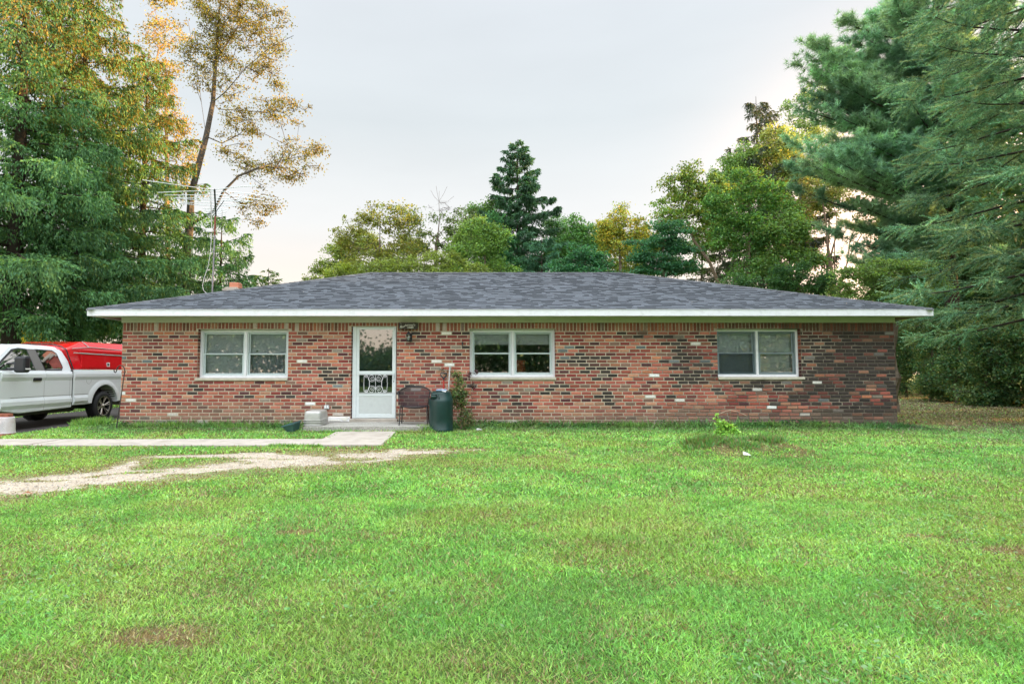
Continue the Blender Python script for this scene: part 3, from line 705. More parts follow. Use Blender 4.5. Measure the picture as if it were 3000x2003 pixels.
c = MB(); c.cbox(x_ - .016, x_ + .016, 11.965, 11.99, z_ - .03, z_ + .035, .004); c.tube([(x_, 11.97, z_ - .03), (x_, 11.965, z_ - .09)], .006); tag(c.build('cable_box', M['trim']), 'tiny dark cable junction on the brick beside the middle window', 'cable box')

# name board
def text_obj(name, s, loc, size, m, parent, rot=(math.pi / 2, 0, 0), ext=.002, shear=0.0, align='LEFT', bold=.0):
    cu = bpy.data.curves.new(name, 'FONT'); cu.body = s; cu.size = size; cu.extrude = ext; cu.shear = shear; cu.align_x = align; cu.offset = bold; cu.resolution_u = 3
    tmp = bpy.data.objects.new('tmp', cu); COL.objects.link(tmp); bpy.context.view_layer.update()
    me = bpy.data.meshes.new_from_object(tmp.evaluated_get(bpy.context.evaluated_depsgraph_get())); bpy.data.objects.remove(tmp)
    me.materials.clear()
    Mx = Matrix.Translation(loc) @ (Matrix.Rotation(rot[2], 4, 'Z') @ Matrix.Rotation(rot[1], 4, 'Y') @ Matrix.Rotation(rot[0], 4, 'X'))
    me.transform(Mx); me.name = name
    return link(name, me, m, parent)
sx0, szt = PX(1168, 945, 11.9); sx1, szb = PX(1224, 963.5, 11.9)
bm = bmesh.new()
import random as _r
_r.seed(4)
outl = []
for k in range(14): outl.append((sx0 + (sx1 - sx0) * k / 13, szb + _r.uniform(-.003, .003)))
for k in range(5): outl.append((sx1 + _r.uniform(-.004, .004), szb + (szt - szb) * (k + .5) / 5.2))
for k in range(14): outl.append((sx1 - (sx1 - sx0) * k / 13, szt + _r.uniform(-.003, .003)))
for k in range(5): outl.append((sx0 + _r.uniform(-.004, .004), szt - (szt - szb) * (k + .5) / 5.2))
f = bm.faces.new([bm.verts.new((x, 11.90, z)) for x, z in outl]); r = bmesh.ops.extrude_face_region(bm, geom=[f])
for v in [g for g in r['geom'] if isinstance(g, bmesh.types.BMVert)]: v.co.y += .025
c = MB(); c.bm(bm); sg = c.build('name_board', M['wood']); tag(sg, 'dark rustic wooden name board hanging under the eave right of the door', 'sign')
ly = 11.896
text_obj('lettering', 'The', (sx0 + .022, ly, szt - .028), .030, M['letter'], sg, shear=.2)
for i, ch1 in enumerate("Rothermel's"):
    sz_ = .085 if i == 0 else .062; xs_ = [0, .052, .088, .113, .146, .178, .205, .252, .284, .302, .316][i]
    zl = szb + .018 + min(.045, .0125 * i) + (0.0 if i < 3 else .004)
    text_obj('lettering', ch1, (sx0 + .022 + xs_, ly, zl), sz_, M['letter'], sg, shear=.25, bold=.001)
text_obj('lettering', '10685', (sx0 + .175, ly, szb + .014), .060, M['letter'], sg, shear=.2, bold=.001)
# ------------------------------------------------------------------ trees
def unit(v): return v / np.maximum(np.linalg.norm(v, axis=-1, keepdims=True), 1e-9)
class Tubes:
    """bark tubes gathered with numpy"""
    def __init__(s): s.V = []; s.F = []; s.C = []; s.n = 0
    def add(s, pts, rad, col, k=5):
        pts = np.asarray(pts, float); n = len(pts); rad = np.broadcast_to(rad, (n,))
        t = unit(np.gradient(pts, axis=0)); ref = np.array([0.3, 0.9, 0.1]) if abs(t[:, 2]).mean() > .7 else np.array([0, 0, 1.0])
        a = unit(np.cross(t, ref)); b = np.cross(t, a); w = np.arange(k) * 2 * np.pi / k
        ring = pts[:, None] + rad[:, None, None] * (a[:, None] * np.cos(w)[None, :, None] + b[:, None] * np.sin(w)[None, :, None])
        i = np.arange(n - 1)[:, None] * k; j = np.arange(k)[None]; j2 = (j + 1) % k
        f = np.stack([i + j, i + j2, i + k + j2, i + k + j], -1).reshape(-1, 4) + s.n
        s.V.append(ring.reshape(-1, 3)); s.F.append(f); s.C.append(np.broadcast_to(col, (n * k, 3))); s.n += n * k
    def build(s, name, parent):
        return npmesh(name, np.concatenate(s.V), [np.concatenate(s.F)], np.concatenate(s.C), M['bark'], parent, smooth=True)
def quads_leaf(P, D, S, ln, wd, C):
    """rhombus leaves: base P, direction D, side S"""
    n = len(P); ln = np.broadcast_to(ln, (n,))[:, None]; wd = np.broadcast_to(wd, (n,))[:, None]
    V = np.stack([P, P + D * ln * .5 + S * wd * .5, P + D * ln, P + D * ln * .5 - S * wd * .5], 1).reshape(-1, 3)
    F = np.arange(4 * n).reshape(n, 4); return V, F, np.repeat(C, 4, 0)
def tris_leaf(P, D, S, ln, wd, C):
    n = len(P); ln = np.broadcast_to(ln, (n,))[:, None]; wd = np.broadcast_to(wd, (n,))[:, None]
    V = np.stack([P - S * wd * .5, P + S * wd * .5, P + D * ln], 1).reshape(-1, 3)
    F = np.arange(3 * n).reshape(n, 3); return V, F, np.repeat(C, 3, 0)
LG = 1.95
def palette(r, n, cols, var=.25):
    c = np.array(cols)[r.randint(0, len(cols), n)] * LG; return np.clip(c * r.uniform(1 - var, 1 + var, (n, 1)), 0, 1)
def rdir(r, n): return unit(r.normal(size=(n, 3)))
SP_G = [(.045, .115, .045), (.058, .135, .052), (.075, .16, .055), (.042, .11, .055)]
SP_Y = [(.085, .13, .035), (.065, .12, .035), (.10, .12, .03)]
def spruce(name, x, y, H, Rr, label, z0=0.6, nb=90, shoots=50, ss=(.16, .045), cols=SP_G, hang=.45, seed=1, top=1.0, az=None, ell=None, gap=.0, cat='tree', group=None, lean=0, tipc=None, brush=False, up=0.0, skirt=.3, rpow=.75):
    r = np.random.RandomState(seed); g0 = float(gz(x, y))
    root = empty(name, (x, y, g0), label, cat, group); T = Tubes()
    bc = np.array((.055, .044, .038))
    zs = np.linspace(-.1, H, 10); T.add(np.stack([x + lean * (zs / H) ** 2 + 0 * zs, y + 0 * zs, zs + g0], 1), np.maximum(.016 * H * (1 - zs / H) ** .9, .012) * 1.0, bc, 8)
    VV = []; FF = []; CC = []; off = 0
    def put(V, F, C):
        nonlocal off
        VV.append(V); FF.append(F + off); CC.append(C); off += len(V)
    for i in range(nb):
        f = ((i + r.uniform(-.4, .4)) / nb); f = min(max(f, 0), .995); h = z0 + (H * .985 - z0) * f
        if r.rand() < gap: continue
        q = 1 - f
        Lb = Rr * (skirt + (1 - skirt) * min(1, (f / .12))) * (q ** rpow) * r.uniform(.72, 1.12) + .12
        a = i * 2.399963 + r.uniform(-.35, .35)
        if az is not None: a = az[0] + (az[1] - az[0]) * r.rand()
        dh = np.array([math.cos(a), math.sin(a), 0]); n = 8
        s = np.linspace(0, 1, n); slope = .45 * f ** 2 - .12 * q + up; sag = -(.20 * q + .05) ; lift = .22
        zz_ = Lb * (slope * s + sag * s * s * 1.3 + lift * s ** 4 * (1 - .5 * f))
        base = np.array([x + lean * f ** 2, y, h + g0])
        sw = r.uniform(-.12, .12); side = np.array([-dh[1], dh[0], 0])
        P = base + dh * (Lb * s)[:, None] + side * (sw * Lb * s * s)[:, None] + np.array([0, 0, 1.0]) * zz_[:, None]
        T.add(P, np.linspace(.010 * Lb + .012, .006, n), bc * r.uniform(.7, 1.1), 4)
        # side branchlets
        nl = int(6 + Lb * 9)
        t = r.uniform(.12, 1, nl); t[0:2] = 1
        bp = np.stack([np.interp(t, s, P[:, k]) for k in range(3)], 1)
        sd = np.where(r.rand(nl) < .5, -1, 1)[:, None]
        ang = r.uniform(.55, 1.2, nl)[:, None]; ang[:2] = .1
        ld = unit(dh * np.cos(ang) + side * sd * np.sin(ang) + np.array([0, 0, 1.0]) * r.uniform(-.15, .12, (nl, 1)))
        ll = (Lb * .42 * (1 - t) ** .7 + .28) * r.uniform(.6, 1.2, nl)
        m = int(shoots * (.35 + .65 * Lb / max(Rr, .1)))
        k = nl * m // 3 + 10
        j = r.randint(0, nl, k); u = r.uniform(.0, 1, k)
        droop = -hang * .5 * u ** 2 * ll[j]
        sp = bp[j] + ld[j] * (u * ll[j])[:, None]; sp[:, 2] += droop
        D = unit(ld[j] * .9 + rdir(r, k) * .55 + np.array([0, 0, -.25 - hang * .4])); S = unit(np.cross(D, rdir(r, k)))
        br = r.uniform(.7, 1.2)
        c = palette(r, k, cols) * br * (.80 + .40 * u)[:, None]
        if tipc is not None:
            sun_gold = hang > .5 and not brush  # sunset gold put into the upper shoots' colour, partly standing for tan cones
            if sun_gold: wg = (r.rand(k) < .55 * float(sstep(.38, .70, f)) * (.4 + .9 * r.rand()))[:, None]; c = np.where(wg, np.array((.23, .18, .04)) * r.uniform(.7, 1.3, (k, 1)), c)
            w = (r.rand(k) < .22 * (.4 if sun_gold and f > .5 else 1))[:, None]; c = np.where(w, np.array(tipc) * LG * r.uniform(.8, 1.15, (k, 1)), c)
        if brush:
            # bottlebrush shoots with separate needles
            nn = 30; kk = k; tt = np.linspace(0, 1, nn)[None] * np.ones((kk, 1))
            ax = sp[:, None] + D[:, None] * (tt * ss[0])[..., None]
            ro = rdir(r, kk * nn).reshape(kk, nn, 3); nd = unit(ro * .8 + D[:, None] * .7)
            V, F, C_ = tris_leaf(ax.reshape(-1, 3), nd.reshape(-1, 3), unit(np.cross(nd.reshape(-1, 3), rdir(r, kk * nn))), ss[1] * r.uniform(.7, 1.1, kk * nn), ss[1] * .30, np.repeat(c * r.uniform(.6, 1.45, (k, 1)), nn, 0) * r.uniform(.8, 1.25, (kk * nn, 1)))
            put(V, F, C_)
            T.n and None
        else:
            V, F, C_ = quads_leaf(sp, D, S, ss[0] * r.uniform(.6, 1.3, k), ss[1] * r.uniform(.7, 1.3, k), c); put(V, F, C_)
        if hang > 0:
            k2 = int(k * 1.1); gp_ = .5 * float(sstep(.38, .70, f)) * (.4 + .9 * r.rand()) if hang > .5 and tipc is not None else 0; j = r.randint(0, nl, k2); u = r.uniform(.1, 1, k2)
            dn = r.uniform(0, 1, k2) ** 1.3 * hang * (.4 + .8 * q) * r.uniform(.5, 1.4, nl)[j]
            jit = r.normal(0, .05, (k2, 3)); sp = bp[j] + ld[j] * (u * ll[j])[:, None] + jit; sp[:, 2] += -hang * .5 * u ** 2 * ll[j] - dn
            D = unit(rdir(r, k2) * .45 + ld[j] * .3 + np.array([0, 0, -1.0])); S = unit(np.cross(D, rdir(r, k2)))
            c2 = palette(r, k2, cols) * br * .95; c2 = np.where((r.rand(k2) < gp_)[:, None], np.array((.24, .185, .04)) * r.uniform(.7, 1.3, (k2, 1)), c2)  # hanging strands get the same painted sunset gold
            V, F, C_ = quads_leaf(sp, D, S, ss[0] * r.uniform(.7, 1.4, k2), ss[1] * .8 * r.uniform(.7, 1.3, k2), c2); put(V, F, C_)
    V = np.concatenate(VV); C = np.concatenate(CC)
    if brush: npmesh('crown', V, [np.concatenate(FF)], C, M['needle'], root)
    else: npmesh('crown', V, [np.concatenate(FF)], C, M['needle'], root)
    T.build('trunk', root)
    return root
def skeleton(r, trunk, targets, extra=(), kz=.35):
    """connect every target to the nearest already grown node; returns nodes, parents"""
    nodes = [np.array(p, float) for p in trunk]; par = [-1] + list(range(len(trunk) - 1))
    tr = list(range(len(trunk)))
    for e in extra:
        prev = e[0]
        for p in e[1]: nodes.append(np.array(p, float)); par.append(prev); prev = len(nodes) - 1
    o = np.argsort([np.min(np.linalg.norm(np.array(nodes) - t, axis=1)) for t in targets])
    ends = []
    for i in o:
        t = targets[i]; A = np.array(nodes); d = np.linalg.norm(A - t, axis=1) + kz * np.maximum(A[:, 2] - t[2] + .15 * np.hypot(A[:, 0] - t[0], A[:, 1] - t[1]), 0) * 2
        k = int(np.argmin(d)); a = A[k]; dist = np.linalg.norm(t - a); m = max(1, int(dist / .55)); prev = k
        bow = r.normal(0, .07 * dist, 3)
        for q in range(1, m + 1):
            u = q / m; p = a + (t - a) * u + bow * math.sin(math.pi * u) + np.array([0, 0, -.10 * dist * math.sin(math.pi * u)]); nodes.append(p); par.append(prev); prev = len(nodes) - 1
        ends.append(prev)
    return np.array(nodes), np.array(par), ends
def deciduous(name, x, y, H, ells, label, ncl=160, nlf=60, ls=.11, cols=((.08, .16, .03),), clr=(.45, .28), seed=1, r0=.16, trunk=None, extra=(), bark=(.16, .13, .10), twigs=6, cat='tree', group=None, px=True, bare_from=None, rmin=.008, hollow=.5, yr=None, droop=.2, rag=True):
    r = np.random.RandomState(seed); g0 = float(gz(x, y)); root = empty(name, (x, y, g0), label, cat, group)
    if rag:
        e2 = []
        for e in ells:
            e2.append((e[0], e[1], e[2] * .58, e[3] * .58))
            for q in range(9):
                a = r.uniform(0, 6.28); e2.append((e[0] + e[2] * .82 * math.cos(a), e[1] + e[3] * .86 * math.sin(a), e[2] * r.uniform(.14, .36), e[3] * r.uniform(.10, .28)))
        ells = e2; ncl = int(ncl * 1.35); nlf = int(nlf * .66); clr = (clr[0] * .80, clr[1] * .66)
    tg = []; wts = np.array([e[2] * e[3] for e in ells], float); wts /= wts.sum(); sc_px = y / 1600.0
    for i in range(ncl):
        e = ells[r.choice(len(ells), p=wts)]
        if px: cx, cz = PX(e[0], e[1], y); rx, rz = e[2] * sc_px, e[3] * sc_px
        else: cx, cz, rx, rz = x + e[0], e[1], e[2], e[3]
        d = rdir(r, 1)[0]; ry = (yr or rx * .85); q = r.uniform(hollow ** 3, 1) ** (1 / 3.)
        tg.append(np.array([cx + d[0] * rx * q, y + d[1] * min(ry, rx * 1.2) * q, max(cz + d[2] * rz * q, .15)]))
    if trunk is None:
        zc = np.mean([t[2] for t in tg]); xc = np.mean([t[0] for t in tg]); n = 7
        trunk = [(x + (xc - x) * (k / n) ** 1.5 + r.normal(0, .04), y + r.normal(0, .04), g0 - .1 + (zc + (H - zc) * .35) * k / n) for k in range(n + 1)]
    nodes, par, ends = skeleton(r, trunk, tg, extra)
    cnt = np.zeros(len(nodes)); 
    for e in ends: cnt[e] += 1
    for k in range(len(nodes) - 1, 0, -1):
        if par[k] >= 0: cnt[par[k]] += cnt[k]
    rad = np.maximum(r0 * (np.maximum(cnt, .3) / max(cnt[0], 1)) ** .62 * np.clip(1.15 - nodes[:, 2] / (H * 1.25), .25, 1), rmin)
    T = Tubes(); bark = np.array(bark)
    kids = {}
    for k, p in enumerate(par): kids.setdefault(p, []).append(k)
    starts = [(0, [0])]; 
    while starts:
        k, chain = starts.pop(); cur = k
        while True:
            ch = sorted(kids.get(cur, []), key=lambda q: -cnt[q])
            if not ch: break
            for o in ch[1:]: starts.append((o, [cur, o]))
            cur = ch[0]; chain.append(cur)
        if len(chain) > 1:
            rr = rad[chain].copy()
            if chain[0] != 0: rr[0] = rr[1]
            T.add(nodes[chain], rr, bark * r.uniform(.8, 1.15), 6 if rr[0] > .05 else 4)
    E = nodes[ends]; P0 = nodes[par[ends]]; nE = len(E); nl = nE * nlf
    j = np.repeat(np.arange(nE), nlf); big = r.uniform(.45, 1.6, nE)
    g = r.normal(size=(nl, 3)) * .55; g /= np.maximum(1, np.linalg.norm(g, axis=1, keepdims=True) / 1.3)
    P = E[j] + g * np.array([clr[0], clr[0], clr[1]]) * big[j][:, None]; P[:, 2] -= droop * (g[:, 0] ** 2 + g[:, 1] ** 2) * clr[1]
    # little twigs to some of the leaves
    if twigs:
        tj = np.repeat(np.arange(nE), twigs); pick = (np.repeat(np.arange(nE), twigs) * nlf + r.randint(0, nlf, nE * twigs))
        a = E[tj]; bpt = P[pick]; dd = bpt - a; S = unit(np.cross(dd, rdir(r, len(dd)))) * .006
        V = np.stack([a - S, a + S, bpt], 1).reshape(-1, 3); T.V.append(V)
        F3 = np.arange(len(V)).reshape(-1, 3) + T.n; T.n += len(V); T.C.append(np.broadcast_to(bark * .8, (len(V), 3)).copy())
    else: F3 = None
    if bare_from is not None:
        keep = ~(bare_from(P)); P = P[keep]; j = j[keep]; nl = len(P)
    D = unit(rdir(r, nl) + np.array([0, 0, -.35])); S = unit(np.cross(D, rdir(r, nl)))
    tone = r.uniform(.55, 1.35, nE)[j][:, None]
    ccol = np.array(cols)[r.randint(0, len(cols), nE)][j] * LG; c = np.where(r.rand(nl, 1) < .5, ccol, palette(r, nl, cols, .1)) * tone * r.uniform(.8, 1.25, (nl, 1))
    V, F, C_ = quads_leaf(P, D, S, ls * r.uniform(.7, 1.3, nl), ls * .62 * r.uniform(.8, 1.2, nl), np.clip(c, 0, .9))
    npmesh('crown', V, [F], C_, M['leaf'], root)
    Fs = [np.concatenate(T.F)] + ([F3] if F3 is not None else [])
    npmesh('trunk', np.concatenate(T.V), Fs, np.concatenate(T.C), M['bark'], root)
    return root
def pine(name, x, y, H, label, ells, nbr=34, ntw=16, tufts=9, tl=.16, nd=16, cols=((.05, .12, .06),), seed=1, r0=.22, tw=.010):
    """long needled pine: horizontal limbs ending in fans of twigs that carry needle tufts"""
    r = np.random.RandomState(seed); g0 = float(gz(x, y)); root = empty(name, (x, y, g0), label, 'tree'); T = Tubes(); bc = np.array((.07, .05, .045))
    zs = np.linspace(-.1, H, 12); T.add(np.stack([x + .1 * np.sin(zs * .4), y + 0 * zs, zs + g0], 1), np.maximum(r0 * (1 - zs / H) ** .8, .02), bc, 9)
    sc_px = y / 1600.0; w = np.array([e[2] * e[3] for e in ells], float); w /= w.sum(); TP = []; TD = []; TC = []
    for i in range(nbr):
        e = ells[r.choice(len(ells), p=w)]; cx, cz = PX(e[0], e[1], y); d = rdir(r, 1)[0]; q = r.uniform(.55, 1.0)
        tip = np.array([cx + d[0] * e[2] * sc_px * q, y + d[1] * e[2] * sc_px * q, cz + d[2] * e[3] * sc_px * q])
        tip[1] = np.clip(tip[1], y - 5.5, y + 4)
        hd = math.hypot(tip[0] - x, tip[1] - y); zb = np.clip(tip[2] - hd * .18 - .2, 1.2, H * .96)
        a = np.array([x, y, zb + g0]); n = 9; s = np.linspace(0, 1, n); P = a + (tip - a) * s[:, None]; P[:, 2] += -.22 * hd * np.sin(np.pi * s) * .35 + .0; P += r.normal(0, .04, 3) * np.sin(np.pi * s)[:, None] * hd * .5
        T.add(P, np.linspace(.012 * hd + .02, .008, n), bc, 5)
        dh = unit(tip - a); up = np.array([0, 0, 1.0]); side = unit(np.cross(dh, up)); tone = r.uniform(.72, 1.3); base = np.array(cols[r.randint(len(cols))]) * LG * 1.1
        for k in range(ntw):
            t = 1 if k == 0 else r.uniform(.35, 1.0); bp = np.array([np.interp(t, s, P[:, c]) for c in range(3)])
            an = r.uniform(-1.25, 1.25) if k else 0; ld = unit(dh * math.cos(an) + side * math.sin(an) + up * r.uniform(-.05, .45)); ll = r.uniform(.35, .95) * (1.25 - t * .5)
            tw_ = np.linspace(0, 1, 5); Q = bp + ld * (ll * tw_)[:, None]; Q[:, 2] += .12 * tw_ ** 2
            T.add(Q, np.linspace(.010, .004, 5), bc, 3)
            m = tufts; u = r.uniform(.2, 1, m); u[0] = 1
            TP.append(np.stack([np.interp(u, tw_, Q[:, c]) for c in range(3)], 1) + r.normal(0, .05, (m, 3)))
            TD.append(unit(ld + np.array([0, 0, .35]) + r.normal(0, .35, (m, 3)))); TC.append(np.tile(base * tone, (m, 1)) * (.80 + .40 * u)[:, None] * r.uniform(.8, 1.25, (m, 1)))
    TP = np.concatenate(TP); TD = np.concatenate(TD); TC = np.concatenate(TC); n = len(TP)
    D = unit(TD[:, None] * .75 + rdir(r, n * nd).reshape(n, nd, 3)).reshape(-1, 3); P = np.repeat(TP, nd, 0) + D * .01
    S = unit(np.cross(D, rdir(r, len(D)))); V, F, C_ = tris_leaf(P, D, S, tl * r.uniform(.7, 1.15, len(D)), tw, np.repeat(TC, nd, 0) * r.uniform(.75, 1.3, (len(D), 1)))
    npmesh('crown', V, [F], C_, M['needle'], root); T.build('trunk', root); return root
def XY(px, Y): return (px - 1360) / 1600.0 * Y

# left group of tall spruces
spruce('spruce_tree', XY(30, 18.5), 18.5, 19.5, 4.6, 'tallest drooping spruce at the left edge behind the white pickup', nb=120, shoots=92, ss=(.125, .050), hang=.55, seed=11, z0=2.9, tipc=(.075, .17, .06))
spruce('spruce_tree', XY(215, 21), 21, 18.3, 4.2, 'tall spruce with top tinted in sunset gold second from the left behind the pickup', nb=110, shoots=84, ss=(.13, .052), hang=.55, seed=12, z0=3.4, tipc=(.10, .18, .05), cols=SP_G + SP_Y[:1])
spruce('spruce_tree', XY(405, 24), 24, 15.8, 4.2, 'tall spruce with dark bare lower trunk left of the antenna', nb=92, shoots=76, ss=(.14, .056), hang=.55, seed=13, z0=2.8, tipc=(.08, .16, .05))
spruce('spruce_tree', XY(640, 27.5), 27.5, 9.6, 3.7, 'smaller drooping dark spruce right behind the antenna mast', nb=58, shoots=64, ss=(.15, .056), hang=.55, seed=14, z0=.8, up=-.05, skirt=.8, rpow=.6, gap=.1)
# slender tree with russet leaves
Yt = 26.0
def W3(px, py, dy=0.0): a, b = PX(px, py, Yt + dy); return (a, Yt + dy, b)
trk = [W3(548, 1160), W3(546, 900), W3(545, 760), W3(556, 660), W3(560, 570), W3(578, 500), W3(604, 400), W3(624, 300), W3(632, 180), W3(640, 60), W3(655, -80), W3(665, -200)]
ext = [(3, [W3(590, 640, -.3), W3(625, 620, -.6), W3(655, 560, -.9), W3(700, 515, -1.1), W3(760, 490, -1.3), W3(830, 468, -1.4), W3(900, 455, -1.5)]),
       (6, [W3(650, 420, .3), W3(700, 395, .6), W3(770, 390, .9), W3(850, 430, 1.2)]), (7, [W3(660, 270, -.5), W3(720, 200, -.8), W3(790, 140, -1), W3(860, 105, -1.2)]),
       (7, [W3(640, 320, .4), W3(720, 325, .8), W3(800, 330, 1)]), (6, [W3(590, 300, .6), W3(575, 180, 1), W3(550, 60, 1.2)]), (8, [W3(690, 90, .6), W3(740, 10, .8), W3(780, -60, 1)])]
RUS = [(.14, .105, .022), (.12, .115, .022), (.15, .13, .025), (.09, .115, .025), (.08, .07, .02)]
deciduous('russet_tree', XY(548, Yt), Yt, 20, [(660, 60, 110, 110), (760, 90, 130, 60), (640, 240, 90, 80), (790, 200, 70, 60), (800, 330, 110, 35), (700, 360, 90, 40), (860, 450, 90, 55), (800, 500, 90, 45), (700, 470, 60, 60), (590, 130, 60, 130), (720, -90, 160, 90), (760, 600, 60, 60)],
          'tall slender tree with sparse olive and russet leaves over the left end of the roof', ncl=620, nlf=46, ls=.10, cols=RUS, clr=(.50, .30), seed=21, r0=.23, trunk=trk, extra=ext, bark=(.12, .105, .095), twigs=9, rmin=.014, hollow=.2, yr=1.6)
deciduous('golden_tree', XY(490, 29), 29, 18, [(470, 90, 80, 130), (500, 300, 70, 120), (520, 470, 60, 90), (440, 260, 60, 90), (480, -60, 90, 80)], 'thin golden leaved tree between the tall spruces and the russet tree', ncl=300, nlf=30, ls=.12,
          cols=[(.22, .17, .03), (.17, .15, .03), (.25, .15, .03), (.10, .12, .03)], clr=(.5, .35), seed=22, r0=.16, bark=(.30, .20, .14), twigs=5, rmin=.012, yr=1.5, hollow=.2)
# dead drooping branch tree right of the antenna
spruce('conifer_sapling', XY(782, 24), 24, PX(782, 783, 24)[1], 1.1, 'small yellow tipped conifer showing just above the roof right of the chimney', nb=36, shoots=40, ss=(.16, .045), hang=0, cols=SP_Y + SP_G[:1], seed=31, z0=.5, up=.35)
deciduous('distant_tree', XY(910, 30), 30, 6, [(908, 812, 16, 12), (925, 820, 15, 12), (915, 850, 20, 30)], 'tiny green tree top peeking over the left slope of the roof', ncl=16, nlf=60, ls=.12, cols=[(.12, .17, .04)], clr=(.3, .25), seed=32, r0=.06)
G1 = [(.12, .19, .035), (.15, .20, .035), (.09, .16, .035)]
G2 = [(.055, .13, .045), (.07, .15, .045), (.05, .11, .04)]
G3 = [(.085, .17, .04), (.11, .19, .045), (.07, .14, .04)]
deciduous('light_tree', XY(990, 33), 33, 8, [(1000, 790, 40, 40), (1030, 820, 45, 40), (970, 830, 35, 30)], 'pale yellow green tree low over the left end of the ridge', ncl=90, nlf=60, ls=.13, cols=[(.17, .22, .05), (.14, .21, .05)], clr=(.35, .28), seed=33, r0=.1)
deciduous('airy_tree', XY(1110, 32), 32, 11, [(1040, 670, 50, 55), (1110, 640, 70, 45), (1180, 650, 50, 50), (1060, 740, 70, 40), (1160, 730, 70, 60), (1000, 700, 30, 40)], 'airy olive green tree behind the left end of the ridge', ncl=210, nlf=34, ls=.14, cols=[(.12, .15, .03), (.10, .13, .03), (.14, .14, .03)], clr=(.5, .3), seed=34, r0=.16, twigs=5, hollow=.25)
tk = [(XY(1278, 35), 35, -.1)] + [(PX(a, b, 35)[0], 35, PX(a, b, 35)[1]) for a, b in ((1278, 860), (1275, 760), (1282, 700), (1288, 640), (1286, 590), (1287, 560))]
bt = deciduous('bare_top_tree', XY(1278, 35), 35, 12.5, [(1215, 650, 40, 40), (1340, 640, 60, 40), (1360, 690, 50, 40), (1240, 700, 50, 40), (1330, 730, 50, 40), (1290, 620, 40, 30)], 'sparse tree with a bare twiggy top left of the tall spruce', ncl=150, nlf=36, ls=.14, cols=[(.06, .105, .03), (.07, .10, .03)], clr=(.45, .28), seed=35, r0=.22, trunk=tk, twigs=8,
          bark=(.17, .13, .11), bare_from=lambda P: (P[:, 2] > PX(1288, 625, 35)[1]) & (np.abs(P[:, 0] - XY(1288, 35)) < .9),
          extra=[(5, [W3p for W3p in [(PX(a, b, 35)[0], 35.1, PX(a, b, 35)[1]) for a, b in ((1272, 575), (1262, 556))]]), (5, [(PX(a, b, 35)[0], 34.9, PX(a, b, 35)[1]) for a, b in ((1300, 570), (1310, 548))]), (5, [(PX(a, b, 35)[0], 35, PX(a, b, 35)[1]) for a, b in ((1280, 560), (1278, 545))]), (5, [(PX(a, b, 35)[0], 35, PX(a, b, 35)[1]) for a, b in ((1312, 590), (1330, 575))])])
deciduous('round_tree', XY(1420, 30), 30, 9.5, [(1410, 690, 45, 55), (1380, 760, 55, 50), (1450, 720, 50, 60), (1420, 790, 80, 40)], 'rounded mid green tree touching the left side of the tall spruce', ncl=200, nlf=70, ls=.13, cols=G3, clr=(.38, .28), seed=36, r0=.15)
deciduous('low_bush_tree', XY(1210, 29), 29, 6, [(1100, 790, 60, 25), (1200, 780, 80, 30), (1300, 770, 60, 35), (1260, 800, 90, 25), (1370, 800, 60, 25)], 'long low olive green thicket just above the ridge left of centre', ncl=190, nlf=60, ls=.12, cols=[(.13, .18, .04), (.11, .16, .04)], clr=(.42, .26), seed=37, r0=.09, cat='thicket')
spruce('tall_spruce', XY(1520, 36), 36, PX(1520, 408, 36)[1], 5.3, 'solitary pyramid shaped tall spruce standing above the middle of the roof', nb=100, shoots=84, ss=(.22, .07), hang=.10, seed=41, cols=[(.030, .082, .042), (.036, .092, .045), (.028, .075, .042)], z0=3.0, up=.10, skirt=.9, rpow=.86, gap=.03)
deciduous('dark_tree', XY(1460, 33.5), 33.5, 9, [(1455, 690, 50, 60), (1470, 780, 60, 40)], 'dark green tree in front of the lower left boughs of the tall spruce', ncl=120, nlf=70, ls=.14, cols=[(.03, .10, .045), (.04, .12, .05)], clr=(.4, .3), seed=42, r0=.15)
spruce('small_spruce', XY(1590, 32), 32, PX(1600, 690, 32)[1], 2.4, 'short bluish spruce in front of the lower right boughs of the tall spruce', nb=46, shoots=50, ss=(.2, .06), hang=.1, seed=43, cols=[(.028, .085, .05), (.035, .10, .055)], skirt=.9, rpow=.45, z0=.6)
deciduous('hazy_green_tree', XY(1690, 36), 36, 10.5, [(1690, 680, 45, 45), (1660, 730, 40, 40), (1730, 700, 35, 50)], 'mid green tree right of the tall spruce with pointed top', ncl=140, nlf=70, ls=.15, cols=[(.06, .15, .05), (.075, .17, .05)], clr=(.42, .3), seed=44, r0=.15)
deciduous('bluish_tree', XY(1715, 30), 30, 8, [(1710, 750, 55, 45), (1740, 790, 60, 30), (1660, 790, 50, 30)], 'layered dark bluish green tree low over the ridge right of the tall spruce', ncl=150, nlf=80, ls=.13, cols=[(.03, .11, .05), (.04, .13, .055), (.028, .09, .045)], clr=(.46, .2), seed=45, r0=.14)
deciduous('yellow_elm', XY(1818, 33), 33, 11, [(1815, 640, 60, 45), (1770, 690, 35, 50), (1860, 680, 40, 50), (1820, 720, 70, 50)], 'yellow green elm with visible trunk above the right end of the ridge', ncl=170, nlf=50, ls=.14, cols=[(.17, .20, .035), (.13, .18, .035), (.24, .20, .03)], clr=(.45, .28), seed=46, r0=.15, hollow=.3)
deciduous('layered_tree', XY(1945, 28), 28, 9, [(1960, 665, 60, 22), (1930, 710, 80, 24), (1990, 720, 45, 22), (1920, 760, 70, 22), (1990, 775, 60, 20), (1930, 795, 70, 20)], 'dark green tree with flat layered boughs right of the yellow green elm', ncl=170, nlf=85, ls=.12, cols=[(.022, .085, .04), (.03, .10, .045)], clr=(.48, .13), seed=47, r0=.13)
